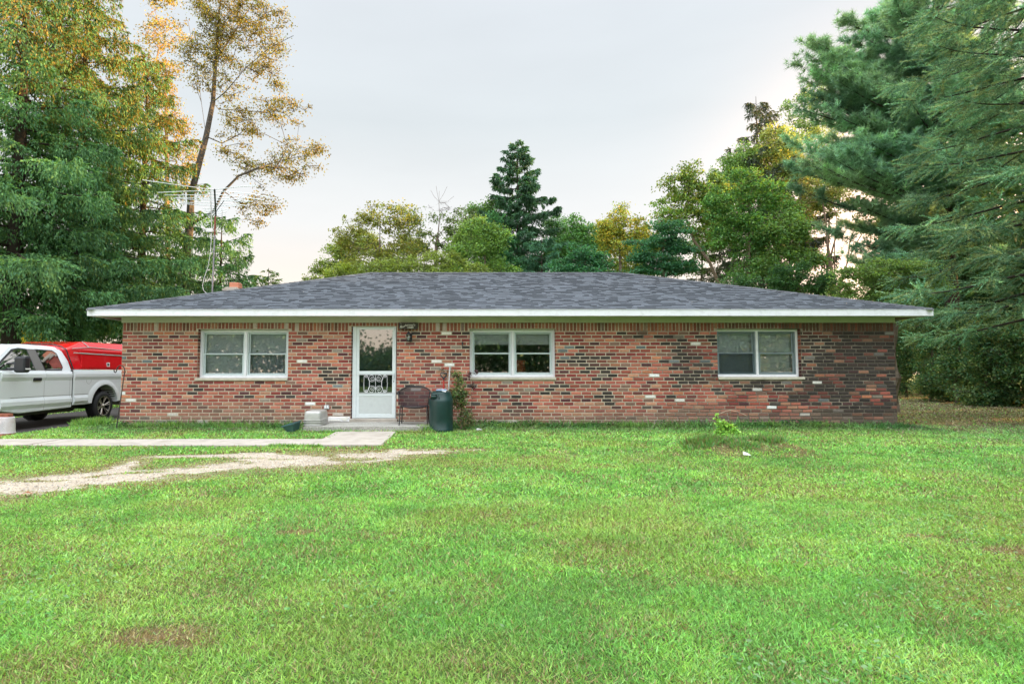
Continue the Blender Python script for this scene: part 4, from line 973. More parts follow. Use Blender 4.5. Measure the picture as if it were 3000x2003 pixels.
deciduous('ash_tree', XY(2080, 34), 34, 14.5, [(2025, 500, 30, 40), (2000, 560, 70, 50), (2060, 560, 60, 55), (1960, 620, 50, 45), (2080, 640, 60, 60), (2030, 640, 60, 40), (2110, 560, 40, 60)], 'pointed mid green ash tree rising between the layered tree and the dark conifer', ncl=270, nlf=55, ls=.16, cols=[(.085, .16, .04), (.10, .17, .04), (.14, .17, .035)], clr=(.5, .28), seed=48, r0=.13, twigs=6,
          trunk=[(XY(2120, 34), 34, -.1)] + [(PX(a, b, 34)[0], 34, PX(a, b, 34)[1]) for a, b in ((2105, 830), (2080, 770), (2030, 700), (2010, 640), (2020, 560))], bark=(.26, .20, .15))
spruce('dark_conifer', XY(2238, 37), 37, PX(2238, 283, 37)[1], 5.6, 'narrow dark conifer with drooping purplish twigs left of the big pine', nb=96, shoots=44, ss=(.24, .07), hang=.5, seed=49, cols=[(.035, .05, .032), (.045, .05, .038), (.03, .055, .03)], z0=3, gap=.12)
deciduous('bushy_tree', XY(2190, 31), 31, 13, [(2120, 600, 50, 60), (2180, 560, 70, 60), (2210, 650, 70, 60), (2150, 700, 60, 50), (2240, 720, 60, 60), (2200, 780, 70, 50), (2290, 600, 60, 60)], 'dense bushy green tree in front of the narrow dark conifer', ncl=330, nlf=75, ls=.14, cols=[(.05, .135, .04), (.065, .155, .04), (.085, .16, .035)], clr=(.5, .34), seed=50, r0=.2, bark=(.22, .18, .13))
deciduous('pale_tree', XY(2330, 35), 35, 15, [(2330, 480, 60, 70), (2270, 430, 50, 60), (2380, 540, 70, 60), (2330, 620, 60, 50), (2440, 580, 60, 50)], 'pale yellowish green tree partly behind the big pine', ncl=230, nlf=65, ls=.16, cols=[(.15, .20, .06), (.19, .21, .07), (.11, .17, .05)], clr=(.5, .34), seed=51, r0=.18)
# multi stemmed tree against the glow
tb = XY(2445, 33)
deciduous('multi_stem_tree', tb, 33, 11, [(2400, 540, 80, 50), (2480, 560, 80, 50), (2370, 640, 50, 60), (2560, 640, 50, 60), (2340, 720, 50, 50)], 'multi stemmed tree with bare pale stems against the sunset glow', ncl=110, nlf=40, ls=.13, cols=[(.13, .13, .035), (.10, .13, .035)], clr=(.42, .3), seed=52, r0=.2, bark=(.30, .20, .15), yr=1.2,
          trunk=[(tb, 33, -.1), (tb, 33, 2.5), (tb + .05, 33, 4.6)], extra=[(2, [(PX(a, b, 33)[0], 33 + dy, PX(a, b, 33)[1]) for a, b in pts]) for dy, pts in ((0, ((2435, 780), (2425, 720), (2418, 640), (2410, 590))), (.3, ((2455, 790), (2455, 700), (2462, 640), (2450, 590))), (-.3, ((2470, 780), (2480, 710), (2500, 650), (2530, 610))), (.2, ((2480, 790), (2510, 720), (2540, 670), (2570, 640))))])
deciduous('dark_thicket', XY(2390, 27), 27, 6, [(2330, 800, 60, 35), (2400, 830, 60, 30), (2290, 840, 50, 30), (2180, 830, 60, 25), (2440, 850, 60, 30)], 'dark green thicket just above the right hip of the roof', ncl=170, nlf=80, ls=.11, cols=[(.03, .085, .035), (.045, .11, .035)], clr=(.42, .3), seed=53, r0=.1, cat='thicket')
# right hand pine and spruce
pine('white_pine', XY(2790, 22.5), 22.5, 23.5, 'huge soft needled blue green pine filling the upper right', [(2640, 120, 190, 130), (2560, 330, 230, 90), (2700, 260, 220, 150), (2500, 470, 160, 60), (2650, 520, 220, 90), (2720, 660, 220, 90), (2560, 640, 120, 50), (2800, 420, 200, 160), (2760, 40, 200, 120), (2420, 130, 60, 90), (2360, 400, 70, 60), (2400, 500, 90, 60), (2440, 300, 100, 80), (2380, 200, 50, 70), (2700, 760, 200, 70), (2900, 100, 160, 160)],
     nbr=240, ntw=24, tufts=9, tl=.26, nd=14, tw=.022, cols=[(.105, .195, .135), (.085, .17, .12), (.14, .225, .15), (.11, .20, .12)], seed=61, r0=.28)
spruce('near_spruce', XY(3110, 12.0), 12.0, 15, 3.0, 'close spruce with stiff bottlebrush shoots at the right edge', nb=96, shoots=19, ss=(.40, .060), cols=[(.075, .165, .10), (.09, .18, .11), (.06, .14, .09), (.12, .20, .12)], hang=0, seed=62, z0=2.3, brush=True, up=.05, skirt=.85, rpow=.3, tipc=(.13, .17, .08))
deciduous('yellow_green_tree', XY(2620, 16.3), 16.3, 4.2, [(2560, 800, 100, 35), (2640, 790, 90, 40), (2520, 850, 70, 30), (2660, 850, 90, 45), (2600, 900, 70, 40), (2720, 830, 60, 50)], 'low spreading yellow green tree beyond the right end of the roof', ncl=230, nlf=120, ls=.065, cols=[(.12, .19, .05), (.10, .18, .05), (.08, .15, .05)], clr=(.36, .13), seed=63, r0=.11)
# undergrowth along the right side of the yard
bl = ['dark bush just visible past the right corner of the house', 'dark bush nearest the right corner of the house', 'second dark bush from the house along the yard edge', 'tall leafy bush under the big pine at the yard edge', 'broad dark bush beneath the pine right of centre of the yard edge', 'leafy bush with pale sprigs in front of the undergrowth', 'dark bush at the right edge of the picture', 'low leafy bush at the foot of the right undergrowth']
bs = [(2625, 29, [(2600, 980, 60, 70), (2630, 1080, 50, 70)], 4.5), (2650, 26.5, [(2650, 1000, 50, 75), (2660, 1080, 60, 60)], 4.2), (2720, 22.6, [(2730, 960, 60, 70), (2740, 1070, 70, 70)], 4.6), (2792, 20.8, [(2820, 980, 70, 80), (2820, 1090, 70, 60)], 4.4), (2890, 19.3, [(2900, 980, 70, 80), (2920, 1080, 80, 70)], 4),
      (2780, 22.3, [(2740, 1130, 70, 25), (2820, 1140, 70, 28)], 1.4), (3010, 18.5, [(3000, 1000, 80, 90), (3000, 1100, 90, 70)], 3.2), (2930, 19.3, [(2880, 1150, 60, 28), (2960, 1160, 60, 35)], 1.3)]
for i, (p, Y, e, H) in enumerate(bs):
    deciduous('bush', XY(p, Y), Y, H, e, bl[i], ncl=110, nlf=90, ls=.095, cols=[(.035, .09, .042), (.045, .11, .05), (.07, .13, .05), (.10, .14, .055)] + ([(.08, .13, .06)] if i in (5, 7) else []), clr=(.45, .34), seed=70 + i, r0=.06, cat='bush', group='bushes along the right edge of the yard', hollow=.1)
deciduous('broadleaf_tree', XY(2700, 30), 30, 12, [(2620, 900, 120, 120), (2760, 880, 120, 160), (2900, 900, 140, 180), (2700, 700, 160, 100)], 'tall dark broadleaf tree filling the gap behind the big pine', ncl=300, nlf=90, ls=.17, cols=[(.03, .075, .032), (.04, .09, .035)], clr=(.7, .5), seed=80, r0=.25)
deciduous('back_tree', XY(3000, 27), 27, 10, [(2950, 900, 120, 160), (3080, 800, 140, 220)], 'dark tree behind the close spruce at the right edge', ncl=190, nlf=90, ls=.17, cols=[(.028, .07, .03), (.035, .08, .035)], clr=(.7, .5), seed=81, r0=.2)
# left side behind the pickup
deciduous('yellow_bush', XY(95, 26), 26, 4, [(95, 985, 34, 34), (118, 1005, 28, 25)], 'bush tinted sunlit yellow seen through the gap under the left spruces', ncl=110, nlf=60, ls=.13, cols=[(.38, .30, .03), (.26, .27, .04), (.12, .15, .03)], clr=(.45, .35), seed=82, r0=.08, cat='bush')  # sunlight on this bush is put into its yellow leaf colour
deciduous('shade_tree', XY(270, 30), 30, 8, [(250, 900, 120, 90), (380, 900, 100, 100), (-40, 950, 100, 100), (480, 830, 80, 90)], 'dark undergrowth tree behind the trunks of the left spruces', ncl=190, nlf=70, ls=.16, cols=[(.025, .06, .025), (.035, .075, .03)], clr=(.65, .45), seed=83, r0=.15)

for i, (p, Y, H, el, cc, lb) in enumerate([
    (1880, 35, 9, [(1870, 740, 50, 50), (1900, 700, 40, 40), (1870, 800, 60, 25)], [(.10, .16, .04), (.13, .17, .04)], 'yellowish green tree filling the gap between the yellow green elm and the layered tree'),
    (1770, 38, 9, [(1770, 700, 40, 45), (1750, 760, 50, 40), (1790, 790, 50, 30)], [(.08, .15, .05)], 'mid green tree behind the trunk of the yellow green elm'),
    (1640, 38, 9.5, [(1640, 670, 40, 40), (1620, 740, 50, 50)], [(.055, .13, .05)], 'green tree just right of the lower boughs of the tall spruce'),
    (1340, 33, 9, [(1350, 740, 40, 50), (1320, 790, 50, 30), (1385, 700, 35, 50)], [(.10, .17, .045)], 'light green tree left of the rounded tree'),
    (1150, 36, 8, [(1130, 760, 60, 30), (1200, 740, 50, 40), (1060, 790, 60, 25)], [(.11, .15, .04)], 'olive tree low behind the airy tree'),
    (2050, 37, 10, [(2050, 720, 50, 50), (2000, 780, 60, 30), (2100, 700, 40, 60)], [(.07, .14, .045)], 'green tree behind the trunk of the pointed ash tree'),
    (2270, 38, 15, [(2290, 500, 60, 70), (2200, 480, 50, 60), (2330, 420, 50, 60)], [(.10, .17, .05), (.08, .14, .045)], 'green tree around the middle of the narrow dark conifer'),
    (2380, 40, 14, [(2360, 740, 50, 50), (2600, 700, 60, 60), (2370, 600, 40, 40)], [(.13, .14, .04), (.16, .14, .04)], 'tree with warm tinted leaves beyond the multi stemmed tree')]):
    deciduous('woodland_tree', XY(p, Y), Y, H, el, lb, ncl=120, nlf=62, ls=.15, cols=cc, clr=(.5, .34), seed=120 + i, r0=.13, group='trees in the wood behind the house')

for i, (p, Y, H, el, cc, lb) in enumerate([
    (2150, 36, 13, [(2140, 520, 50, 60), (2190, 470, 50, 50), (2100, 600, 40, 50)], [(.08, .16, .05), (.10, .17, .05)], 'loose green tree top between the pointed ash and the narrow dark conifer'),
    (2330, 30, 12, [(2300, 680, 60, 60), (2350, 760, 50, 50), (2260, 780, 50, 40)], [(.07, .15, .045), (.09, .16, .04)], 'leafy tree standing left of the pale multi stemmed trunks'),
    (2330, 42, 19, [(2330, 350, 60, 60), (2400, 300, 60, 70), (2290, 450, 50, 50)], [(.10, .17, .06)], 'tallest green treetop rising behind the narrow dark conifer'),
    (1010, 38, 8, [(1000, 740, 40, 40), (960, 790, 40, 30), (1060, 720, 40, 40)], [(.12, .17, .045)], 'yellow green tree behind the airy olive tree'),
    (1390, 37, 9, [(1400, 640, 35, 40), (1440, 620, 30, 35), (1370, 690, 40, 40)], [(.06, .14, .05), (.08, .15, .05)], 'green treetop rising just left of the upper boughs of the tall spruce')]):
    deciduous('woodland_tree', XY(p, Y), Y, H, el, lb, ncl=150, nlf=60, ls=.15, cols=cc, clr=(.5, .34), seed=150 + i, r0=.13, group='trees in the wood behind the house')

for i, (p, Y, H, el, cc, lb) in enumerate([
    (2230, 40, 15, [(2240, 520, 60, 60), (2170, 560, 50, 50), (2290, 580, 50, 60)], [(.09, .17, .055), (.11, .18, .055)], 'broad green crown in front of the lower half of the narrow dark conifer'),
    (2420, 44, 18, [(2420, 430, 70, 60), (2480, 480, 70, 60), (2360, 520, 50, 50)], [(.13, .19, .07), (.15, .19, .07)], 'pale green crown behind the lower left boughs of the big pine')]):
    deciduous('woodland_tree', XY(p, Y), Y, H, el, lb, ncl=170, nlf=60, ls=.16, cols=cc, clr=(.55, .38), seed=170 + i, r0=.13, group='trees in the wood behind the house')
# ------------------------------------------------------------------ pickup truck, parked alongside the house
TX, TY, TZ = -9.7, 14.77, -0.09
truck = empty('pickup_truck', (TX - .95, TY - 1.6, TZ), 'white extended cab pickup truck with a red utility cap parked left of the house', 'pickup truck')
def TL(l, w, z): return (TX - w, TY - l, TZ + z)          # l forward of rear axle, w inward from near side
def side_prism(prof, w0, w1, bev=.03, seg=3):
    bm = bmesh.new(); a = [bm.verts.new(TL(l, w0, z)) for l, z in prof]; f = bm.faces.new(a)
    r = bmesh.ops.extrude_face_region(bm, geom=[f])
    for v in [g for g in r['geom'] if isinstance(g, bmesh.types.BMVert)]: v.co.x -= (w1 - w0)
    bmesh.ops.recalc_face_normals(bm, faces=bm.faces[:])
    if bev: bmesh.ops.bevel(bm, geom=[e for e in bm.edges if abs(e.verts[0].co.x - e.verts[1].co.x) < 1e-5], offset=bev, segments=seg, affect='EDGES', profile=.6)
    return bm
def arc(cl, r, z0, a0=0, a1=math.pi, n=20, zc=.385): return [(cl + r * math.cos(a0 + (a1 - a0) * k / n), zc + r * math.sin(a0 + (a1 - a0) * k / n)) for k in range(n + 1)]
WB, FA = 1.95, 4.08
R_arch = .53
def arch(cl, zb, r=R_arch):       # runs from front to rear over the wheel
    a = math.asin((zb - .42) / r); return [(cl + r * math.cos(t), .42 + r * math.sin(t)) for t in np.linspace(a, math.pi - a, 22)]
# bed
b = MB(); b.bm(side_prism([(-1.22, .60), (-1.22, 1.34), (1.17, 1.34), (1.17, .47), (.75, .46)] + arch(0, .47) + [(-.75, .50)], 0, WB, .022)); b.build('bed', M['truck_white'], truck, auto=1)
# cab lower and hood
b = MB(); b.bm(side_prism([(1.21, .42), (1.21, 1.30), (3.10, 1.31), (3.30, 1.30), (4.95, 1.20), (5.06, .95), (5.06, .55), (4.85, .50)] + arch(FA, .50) + [(2.8, .38)], 0, WB, .03)); body = b.build('body', M['truck_white'], truck, auto=1)
# greenhouse: lofted frustum with pillars, panes set in
def gh(l, z):   # inset of the side with height
    return .03 + .30 * max(0, (z - 1.30)) ** 1.15 / .6 ** 1.15 * .75
prof = [(1.21, 1.28), (1.24, 1.55), (1.34, 1.80), (1.46, 1.885), (1.65, 1.91), (2.5, 1.915), (2.75, 1.89), (2.95, 1.80), (3.65, 1.30), (3.68, 1.28)]
vs = []; n = len(prof)
for s in (0, 1):
    for l, z in prof: i_ = gh(l, z); vs.append(TL(l, i_ if s == 0 else WB - i_, z))
b = MB(); fs = [tuple(range(n)), tuple(range(n, 2 * n))[::-1]] + [(k, k + 1, n + k + 1, n + k) for k in range(n - 1)]
bm = bmesh.new(); vv = [bm.verts.new(v) for v in vs]
for f in fs: bm.faces.new([vv[i] for i in f])
bmesh.ops.recalc_face_normals(bm, faces=bm.faces[:])
bmesh.ops.bevel(bm, geom=[e for e in bm.edges if abs(e.verts[0].co.x - e.verts[1].co.x) < .02 and e.calc_face_angle(0) > .5], offset=.045, segments=3, affect='EDGES')
b.bm(bm, smooth=False); b.build('cab', M['truck_white'], truck)
def side_panel(name, pts, m, parent, off=.006, far=False, thick=.012):
    b = MB(); vs = [TL(l, gh(l, z) - off, z) for l, z in pts] + [TL(l, gh(l, z) + thick, z) for l, z in pts]; k = len(pts)
    if far: vs = [(2 * TX - WB - x, y, z) for x, y, z in vs]
    b.add(vs, [tuple(range(k)), tuple(range(k, 2 * k))[::-1]] + [(i, (i + 1) % k, k + (i + 1) % k, k + i) for i in range(k)]); return b.build(name, m, parent)
for far in (False, True):
    dn_ = side_panel('front_window', [(2.37, 1.345), (2.43, 1.785), (2.62, 1.80), (2.80, 1.76), (3.42, 1.345)], M['truck_glass'], truck, .004, far)
    side_panel('window_surround', [(2.34, 1.325), (2.41, 1.81), (2.64, 1.825), (2.84, 1.785), (3.50, 1.325)], M['trim'], dn_, .002, far, .010)
    dn_ = side_panel('rear_window', [(1.56, 1.345), (1.50, 1.40), (1.55, 1.72), (1.66, 1.785), (2.15, 1.795), (2.06, 1.345)], M['truck_glass'], truck, .004, far)
    side_panel('window_surround', [(1.54, 1.325), (1.475, 1.40), (1.53, 1.74), (1.65, 1.81), (2.18, 1.815), (2.08, 1.325)], M['trim'], dn_, .002, far, .010)
    side_panel('pillar_trim', [(2.08, 1.33), (2.17, 1.81), (2.41, 1.81), (2.34, 1.33)], M['pillar'], truck, .003, far)
# shut lines; crease and sill shadow drawn as dark strips
b = MB()
def strip(l0, z0, l1, z1, w=.006, off=-.0015):
    b.add([TL(l0 - w / 2, off, z0), TL(l0 + w / 2, off, z0), TL(l1 + w / 2, off, z1), TL(l1 - w / 2, off, z1)], [(0, 1, 2, 3)])
strip(2.12, .42, 2.12, 1.08); strip(2.12, 1.08, 2.09, 1.33); strip(1.30, .44, 1.30, 1.2); strip(1.30, 1.2, 1.27, 1.33)
def hstrip(l0, l1, z, w=.004, off=-.0015): b.add([TL(l0, off, z - w), TL(l1, off, z - w), TL(l1, off, z + w), TL(l0, off, z + w)], [(0, 1, 2, 3)])
hstrip(1.24, 3.05, .73); hstrip(.57, 1.15, .73)
b.build('shut_and_shade_lines', M['pillar'], truck)
def moulding(name, l0, l1, prof_):
    b = MB(); n_ = len(prof_); vs = [TL(l, -o_, z) for l in (l0, l1) for z, o_ in prof_]
    b.add(vs, [(k, k + 1, n_ + k + 1, n_ + k) for k in range(n_ - 1)] + [tuple(range(n_)), tuple(range(n_, 2 * n_))[::-1]]); return b.build(name, M['truck_white'], truck)
for l0, l1 in ((1.245, 1.297), (1.303, 2.117), (2.123, 3.30)): moulding('rocker_panel', l0, l1, [(.715, -.002), (.64, .028), (.56, .030), (.47, -.002)])
for l0, l1 in ((1.24, 1.297), (1.303, 2.088), (2.094, 3.30), (-1.2, 1.15)): moulding('shoulder_line', l0, l1, [(1.325 if l0 < -1 else 1.295, -.002), (1.24, .020), (1.17, .020), (1.08, -.002)])
moulding('lower_bedside', .66, 1.15, [(.715, -.002), (.64, .028), (.56, .030), (.49, -.002)])
b = MB(); b.bm(side_prism([(1.16, .44), (1.16, 1.335), (1.23, 1.335), (1.23, .44)], .02, WB - .02, 0)); b.build('cab_gap', M['trim'], truck)
# lower body flare and wheel arch flares as raised lips
for cl, nm in ((0, 'rear'), (FA, 'front')):
    b = MB(); outer = [(cl + (.70 - .0) * math.cos(t), .42 + .66 * math.sin(t)) for t in np.linspace(.12, math.pi - .12, 26)]; inner = [(cl + R_arch * math.cos(t), .42 + R_arch * math.sin(t)) for t in np.linspace(.12, math.pi - .12, 26)]
    n_ = 26; vs = [TL(l, -.0, z) for l, z in outer] + [TL(l, -.035, z - (z - .42) * .03) for l, z in [(cl + (R_arch + .05) * math.cos(t), .42 + (R_arch + .05) * math.sin(t)) for t in np.linspace(.12, math.pi - .12, 26)]] + [TL(l, -.03, z) for l, z in inner] + [TL(l, .03, z) for l, z in inner]
    b.add(vs, [(j * n_ + i, j * n_ + i + 1, (j + 1) * n_ + i + 1, (j + 1) * n_ + i) for j in range(3) for i in range(n_ - 1)], smooth=True); b.build('wheel_arch', M['truck_white'], truck)
    b = MB()
    for w0 in (.03, WB - .33):
        if w0 > .5: b.build('wheel_well', M['trim'], truck); b = MB()
        vs = [TL(l, w0, z) for l, z in inner] + [TL(l, w0 + .30, z) for l, z in inner] ; b.add(vs, [(i, i + 1, n_ + i + 1, n_ + i) for i in range(n_ - 1)]); 
        b.add([TL(l, .33 if w0 < .5 else WB - .33, z) for l, z in inner], [tuple(range(n_))])
    b.build('wheel_well', M['trim'], truck)
b = MB(); b.bm(side_prism([(-1.15, .35), (-1.15, .52), (3.0, .46), (3.0, .30), (.9, .30), (.5, .42), (-.5, .45)], .28, WB - .28, 0)); b.build('underbody', M['trim'], truck)
b = MB(); b.tube([TL(0, .2, .36), TL(0, WB - .2, .36)], .05, 10); b.lathe([(0, -.16), (.11, -.1), (.14, 0), (.11, .1), (0, .16)], TL(0, .95, .36), 14, axis='x'); b.build('rear_axle', M['trim'], truck)
b = MB(); b.cbox(TX - WB + .05, TX - .05, TY + 1.22, TY + 1.34, TZ + .48, TZ + .68, .02); b.build('rear_bumper', M['chrome'], truck)
b = MB(); b.cbox(TX - WB + .03, TX - .03, TY - 5.20, TY - 5.04, TZ + .42, TZ + .70, .03); b.build('front_bumper', M['chrome'], truck)
b = MB(); b.cbox(TX - WB + .35, TX - .35, TY - 5.08, TY - 5.03, TZ + .74, TZ + 1.10, .02)
for k in range(4): b.cbox(TX - WB + .37, TX - .37, TY - 5.11, TY - 5.07, TZ + .78 + k * .08, TZ + .81 + k * .08, .008)
b.build('grille', M['trim'], truck)
for s in (.04, WB - .33):
    b = MB(); b.cbox(TX - s - .29, TX - s, TY - 5.08, TY - 4.98, TZ + .80, TZ + 1.06, .03); b.build('headlight', M['chrome'], truck)
def wheel(cl, w, outward):
    root_pos = TL(cl, w, .385)
    t = MB(); Rw = .385
    t.lathe([(.26, -.13), (.30, -.135), (.345, -.13), (.372, -.105), (.385, -.07), (.385, .07), (.372, .105), (.345, .13), (.30, .135), (.26, .13), (.255, .0), (.26, -.13)], root_pos, 48, axis='x')
    for k in range(46):     # tread blocks
        a = k * 2 * math.pi / 46
        for q in (-.085, -.03, .03, .085):
            c_ = Vector(root_pos) + Vector((q + .01 * math.sin(k), (Rw - .002) * math.cos(a), (Rw - .002) * math.sin(a))); ta = Vector((0, -math.sin(a), math.cos(a))); ra = Vector((0, math.cos(a), math.sin(a)))
            vs = [c_ + Vector((sx * .018, 0, 0)) + ta * (sy * .018) + ra * h for h in (0, .011) for sx, sy in ((-1, -1), (1, -1), (1, 1), (-1, 1))]
            t.add(vs, [(4, 5, 6, 7), (0, 1, 5, 4), (1, 2, 6, 5), (2, 3, 7, 6), (3, 0, 4, 7)])
    wh = t.build('wheel', M['rubber'], truck)
    r_ = MB(); o = outward
    r_.lathe([(.262, .12 * o), (.255, .105 * o), (.235, .06 * o), (.23, -.1 * o), (0, -.1 * o)], root_pos, 40, axis='x'); rd = r_.build('rim', M['rim_dark'], wh)
    s_ = MB(); s_.lathe([(.266, .118 * o), (.262, .130 * o), (.248, .128 * o), (.245, .112 * o)], root_pos, 44, axis='x')
    for k in range(6):
        for dv in (-.115, .115):
            a = k * math.pi / 3 + .25 + dv; p0 = Vector(root_pos) + Vector((.085 * o, .055 * math.cos(a - dv * .3), .055 * math.sin(a - dv * .3))); p1 = Vector(root_pos) + Vector((.115 * o, .25 * math.cos(a + dv * .2), .25 * math.sin(a + dv * .2)))
            s_.tube([p0, p1], [.011, .013], 5)
    s_.lathe([(0, .13 * o), (.03, .128 * o), (.045, .10 * o), (.07, .09 * o), (.07, .05 * o)], root_pos, 20, axis='x'); s_.build('spokes', M['rim_light'], wh)
for cl in (0, FA): wheel(cl, .12, 1); wheel(cl, WB - .12, -1)
# mirror and handles
for far in (0, 1):
    sg = 1 if not far else -1; bx_ = TX if not far else TX - WB
    b = MB(); X0 = bx_ + .10 * sg; X1 = bx_ + .40 * sg
    b.cbox(min(X0, X1) + .05, max(X0, X1), TY - 3.20, TY - 3.03, TZ + 1.27, TZ + 1.62, .045); b.tube([(bx_ - .03 * sg, TY - 3.12, TZ + 1.36), (bx_ + .2 * sg, TY - 3.12, TZ + 1.36)], .022, 8); b.tube([(bx_ - .05 * sg, TY - 3.12, TZ + 1.46), (bx_ + .2 * sg, TY - 3.12, TZ + 1.48)], .022, 8)
    mr_ = b.build('side_mirror', M['trim'], truck)
    b = MB(); b.cbox(X1 - .01, X1 + .004 if sg > 0 else X1 + .01, TY - 3.17, TY - 3.04, TZ + 1.335, TZ + 1.365, .002) if sg > 0 else b.cbox(X1 - .004, X1 + .01, TY - 3.17, TY - 3.04, TZ + 1.335, TZ + 1.365, .002); b.build('turn_signal', M['white'], mr_)
b = MB(); b.cbox(TX - .002, TX + .028, TY - 2.46, TY - 2.22, TZ + 1.085, TZ + 1.155, .012); b.build('door_handle', M['trim'], truck)
b = MB(); b.lathe([(.090, -.001), (.094, .0015), (.098, -.001)], TL(.62, 0, 1.08), 30, axis='x'); b.build('fuel_door', M['pillar'], truck)
# red utility cap
def hull(ps, bev=.03):
    bm = bmesh.new(); [bm.verts.new(TL(*p)) for p in ps]; bmesh.ops.convex_hull(bm, input=bm.verts[:]); bmesh.ops.dissolve_limit(bm, angle_limit=.02, verts=bm.verts[:], edges=bm.edges[:])
    bmesh.ops.bevel(bm, geom=bm.edges[:], offset=bev, segments=3, affect='EDGES', profile=.6); return bm
b = MB(); CW0, CW1 = .03, WB - .03
b.bm(hull([(l, w, z) for (l, w, z) in [(1.16, CW0, 1.35), (-1.2, CW0, 1.35), (1.30, CW0 + .12, 1.86), (-1.2, CW0 + .06, 1.86), (1.16, CW1, 1.35), (-1.2, CW1, 1.35), (1.30, CW1 - .12, 1.86), (-1.2, CW1 - .06, 1.86), (.55, CW0 + .25, 2.08), (-1.2, CW0 + .25, 2.10), (.55, CW1 - .25, 2.08), (-1.2, CW1 - .25, 2.10), (1.22, CW0 + .45, 1.96), (1.22, CW1 - .45, 1.96)]]), smooth=False)
capo = b.build('utility_cap', M['truck_red'], truck)
def capw(z): return CW0 + .06 * (z - 1.35) / .51 + .03 * 0
def cap_panel(name, l0, l1, z0, z1, m, off, parent, bv=.006):
    b = MB(); vs = []
    for o_ in (off, off - .02):
        for l, z in ((l0, z0), (l1, z0), (l1, z1), (l0, z1)): vs.append(TL(l, capw(z) - o_, z))
    b.add(vs, [(0, 1, 2, 3), (4, 5, 6, 7), (0, 1, 5, 4), (1, 2, 6, 5), (2, 3, 7, 6), (3, 0, 4, 7)]); return b.build(name, m, parent)
cap_panel('side_door', -1.15, .86, 1.40, 1.735, M['truck_red'], .016, capo)
cap_panel('side_door', -1.15, .86, 1.79, 1.85, M['truck_red'], .010, capo)
rl = MB()
def rail(pts, r=.014): rl.tube([TL(*p) for p in pts], r, 6)
rail([(1.12, capw(1.77) - .022, 1.765), (-1.18, capw(1.77) - .022, 1.745)], .016); rail([(1.10, capw(1.88) + .02, 1.875), (.45, capw(1.90) + .05, 1.935), (-1.18, capw(1.9) + .03, 1.90)], .013)
rail([(.45, capw(1.90) + .05, 1.935), (.52, CW0 + .26, 2.085)], .010)
rl.build('roof_rail', M['galv'], capo)
sl = MB(); sl.tube([TL(1.175, CW0 - .01, 1.36), TL(1.29, CW0 + .10, 1.84), TL(1.30, CW0 + .22, 1.92), TL(1.24, CW0 + .5, 1.975), TL(1.24, CW1 - .5, 1.975)], .014, 6); sl.build('cap_seal', M['trim'], capo)
b = MB(); lz = 1.50; b.cbox(TX - capw(lz) + .0, TX - capw(lz) + .024, TY + .105, TY + .235, TZ + 1.425, TZ + 1.545, .006); lt = b.build('latch_plate', M['white'], capo)
b = MB(); b.cbox(TX - capw(lz) + .022, TX - capw(lz) + .034, TY + .125, TY + .19, TZ + 1.47, TZ + 1.515, .004); b.build('latch', M['trim'], lt)

# ------------------------------------------------------------------ small things in front of the house
# upturned bucket with a brick on it
bx_, by_ = GP(3, 1277); by_ += .1
bz = float(gz(bx_, by_))
bk_ = empty('bucket', (bx_, by_, bz), 'faded white bucket upside down on the grass at the left edge', 'bucket')
b = MB(); b.lathe([(0, .375), (.125, .375), (.131, .368), (.132, .36), (.147, .09), (.156, .088), (.157, .072)], (bx_, by_, bz), 40); b.build('bucket_body', mat('bucket_white', (.58, .53, .56), rough=.55, noise=.08, nscale=8, dirt=((.42, .25, .22), .5, 6)), bk_)
b = MB(); b.lathe([(.157, .072), (.150, .070), (.150, .055), (.156, .053), (.156, .042), (.150, .040), (.150, .026), (.155, .024), (.155, .0), (.14, .0)], (bx_, by_, bz), 40); b.build('bucket_rim', mat('rim_faded_red', (.42, .09, .07), rough=.6, noise=.15), bk_)
# printed square with slanted lettering, read upside down
lg_ = mat('print_pale', (.66, .66, .68), rough=.6); lgd = mat('print_square', (.46, .44, .46), rough=.6)
def wrap(ob, zoff=0):
    for v in ob.data.vertices:
        u, h, dd = v.co.x, v.co.z, v.co.y; a = u / .145 - .10; rr = .148 - .016 * ((h - .05) / .31) + dd
        v.co = (bx_ + rr * math.sin(a), by_ - rr * math.cos(a), bz + h)
fr_ = MB(); 
for k in range(12):
    u0, u1 = -.11 + .22 * k / 12, -.11 + .22 * (k + 1) / 12
    fr_.add([(u0, .001, .115), (u1, .001, .115), (u1, .001, .118), (u0, .001, .118)], [(0, 1, 2, 3)]); fr_.add([(u0, .001, .317), (u1, .001, .317), (u1, .001, .32), (u0, .001, .32)], [(0, 1, 2, 3)])
    h0, h1 = .115 + .205 * k / 12, .115 + .205 * (k + 1) / 12
    for uu in (-.11, .107): fr_.add([(uu, .001, h0), (uu + .003, .001, h0), (uu + .003, .001, h1), (uu, .001, h1)], [(0, 1, 2, 3)])
fo = fr_.build('print_border', lg_, bk_); lo_ = fo.location.copy(); wrap(fo)
for s_, u_, h_, z_ in (('THE', -.015, .155, .045), ('HOME', .075, .165, .066), ('DEPOT', .075, .245, .066)):
    # reading direction runs down to the left: lettering turned over with the bucket
    rot = R(180 + 42)
    to = text_obj('lettering', s_, (0, 0, 0), z_, lg_, bk_, rot=(math.pi / 2, 0, 0), ext=.0004, bold=.0015)
    cr_, sr_ = math.cos(rot), math.sin(rot)
    for v in to.data.vertices: x, z = v.co.x, v.co.z; v.co.x = u_ + x * cr_ - z * sr_ + (0 if s_ != 'THE' else .02); v.co.z = h_ + x * sr_ + z * cr_ + .045; v.co.y = .0018
    wrap(to)
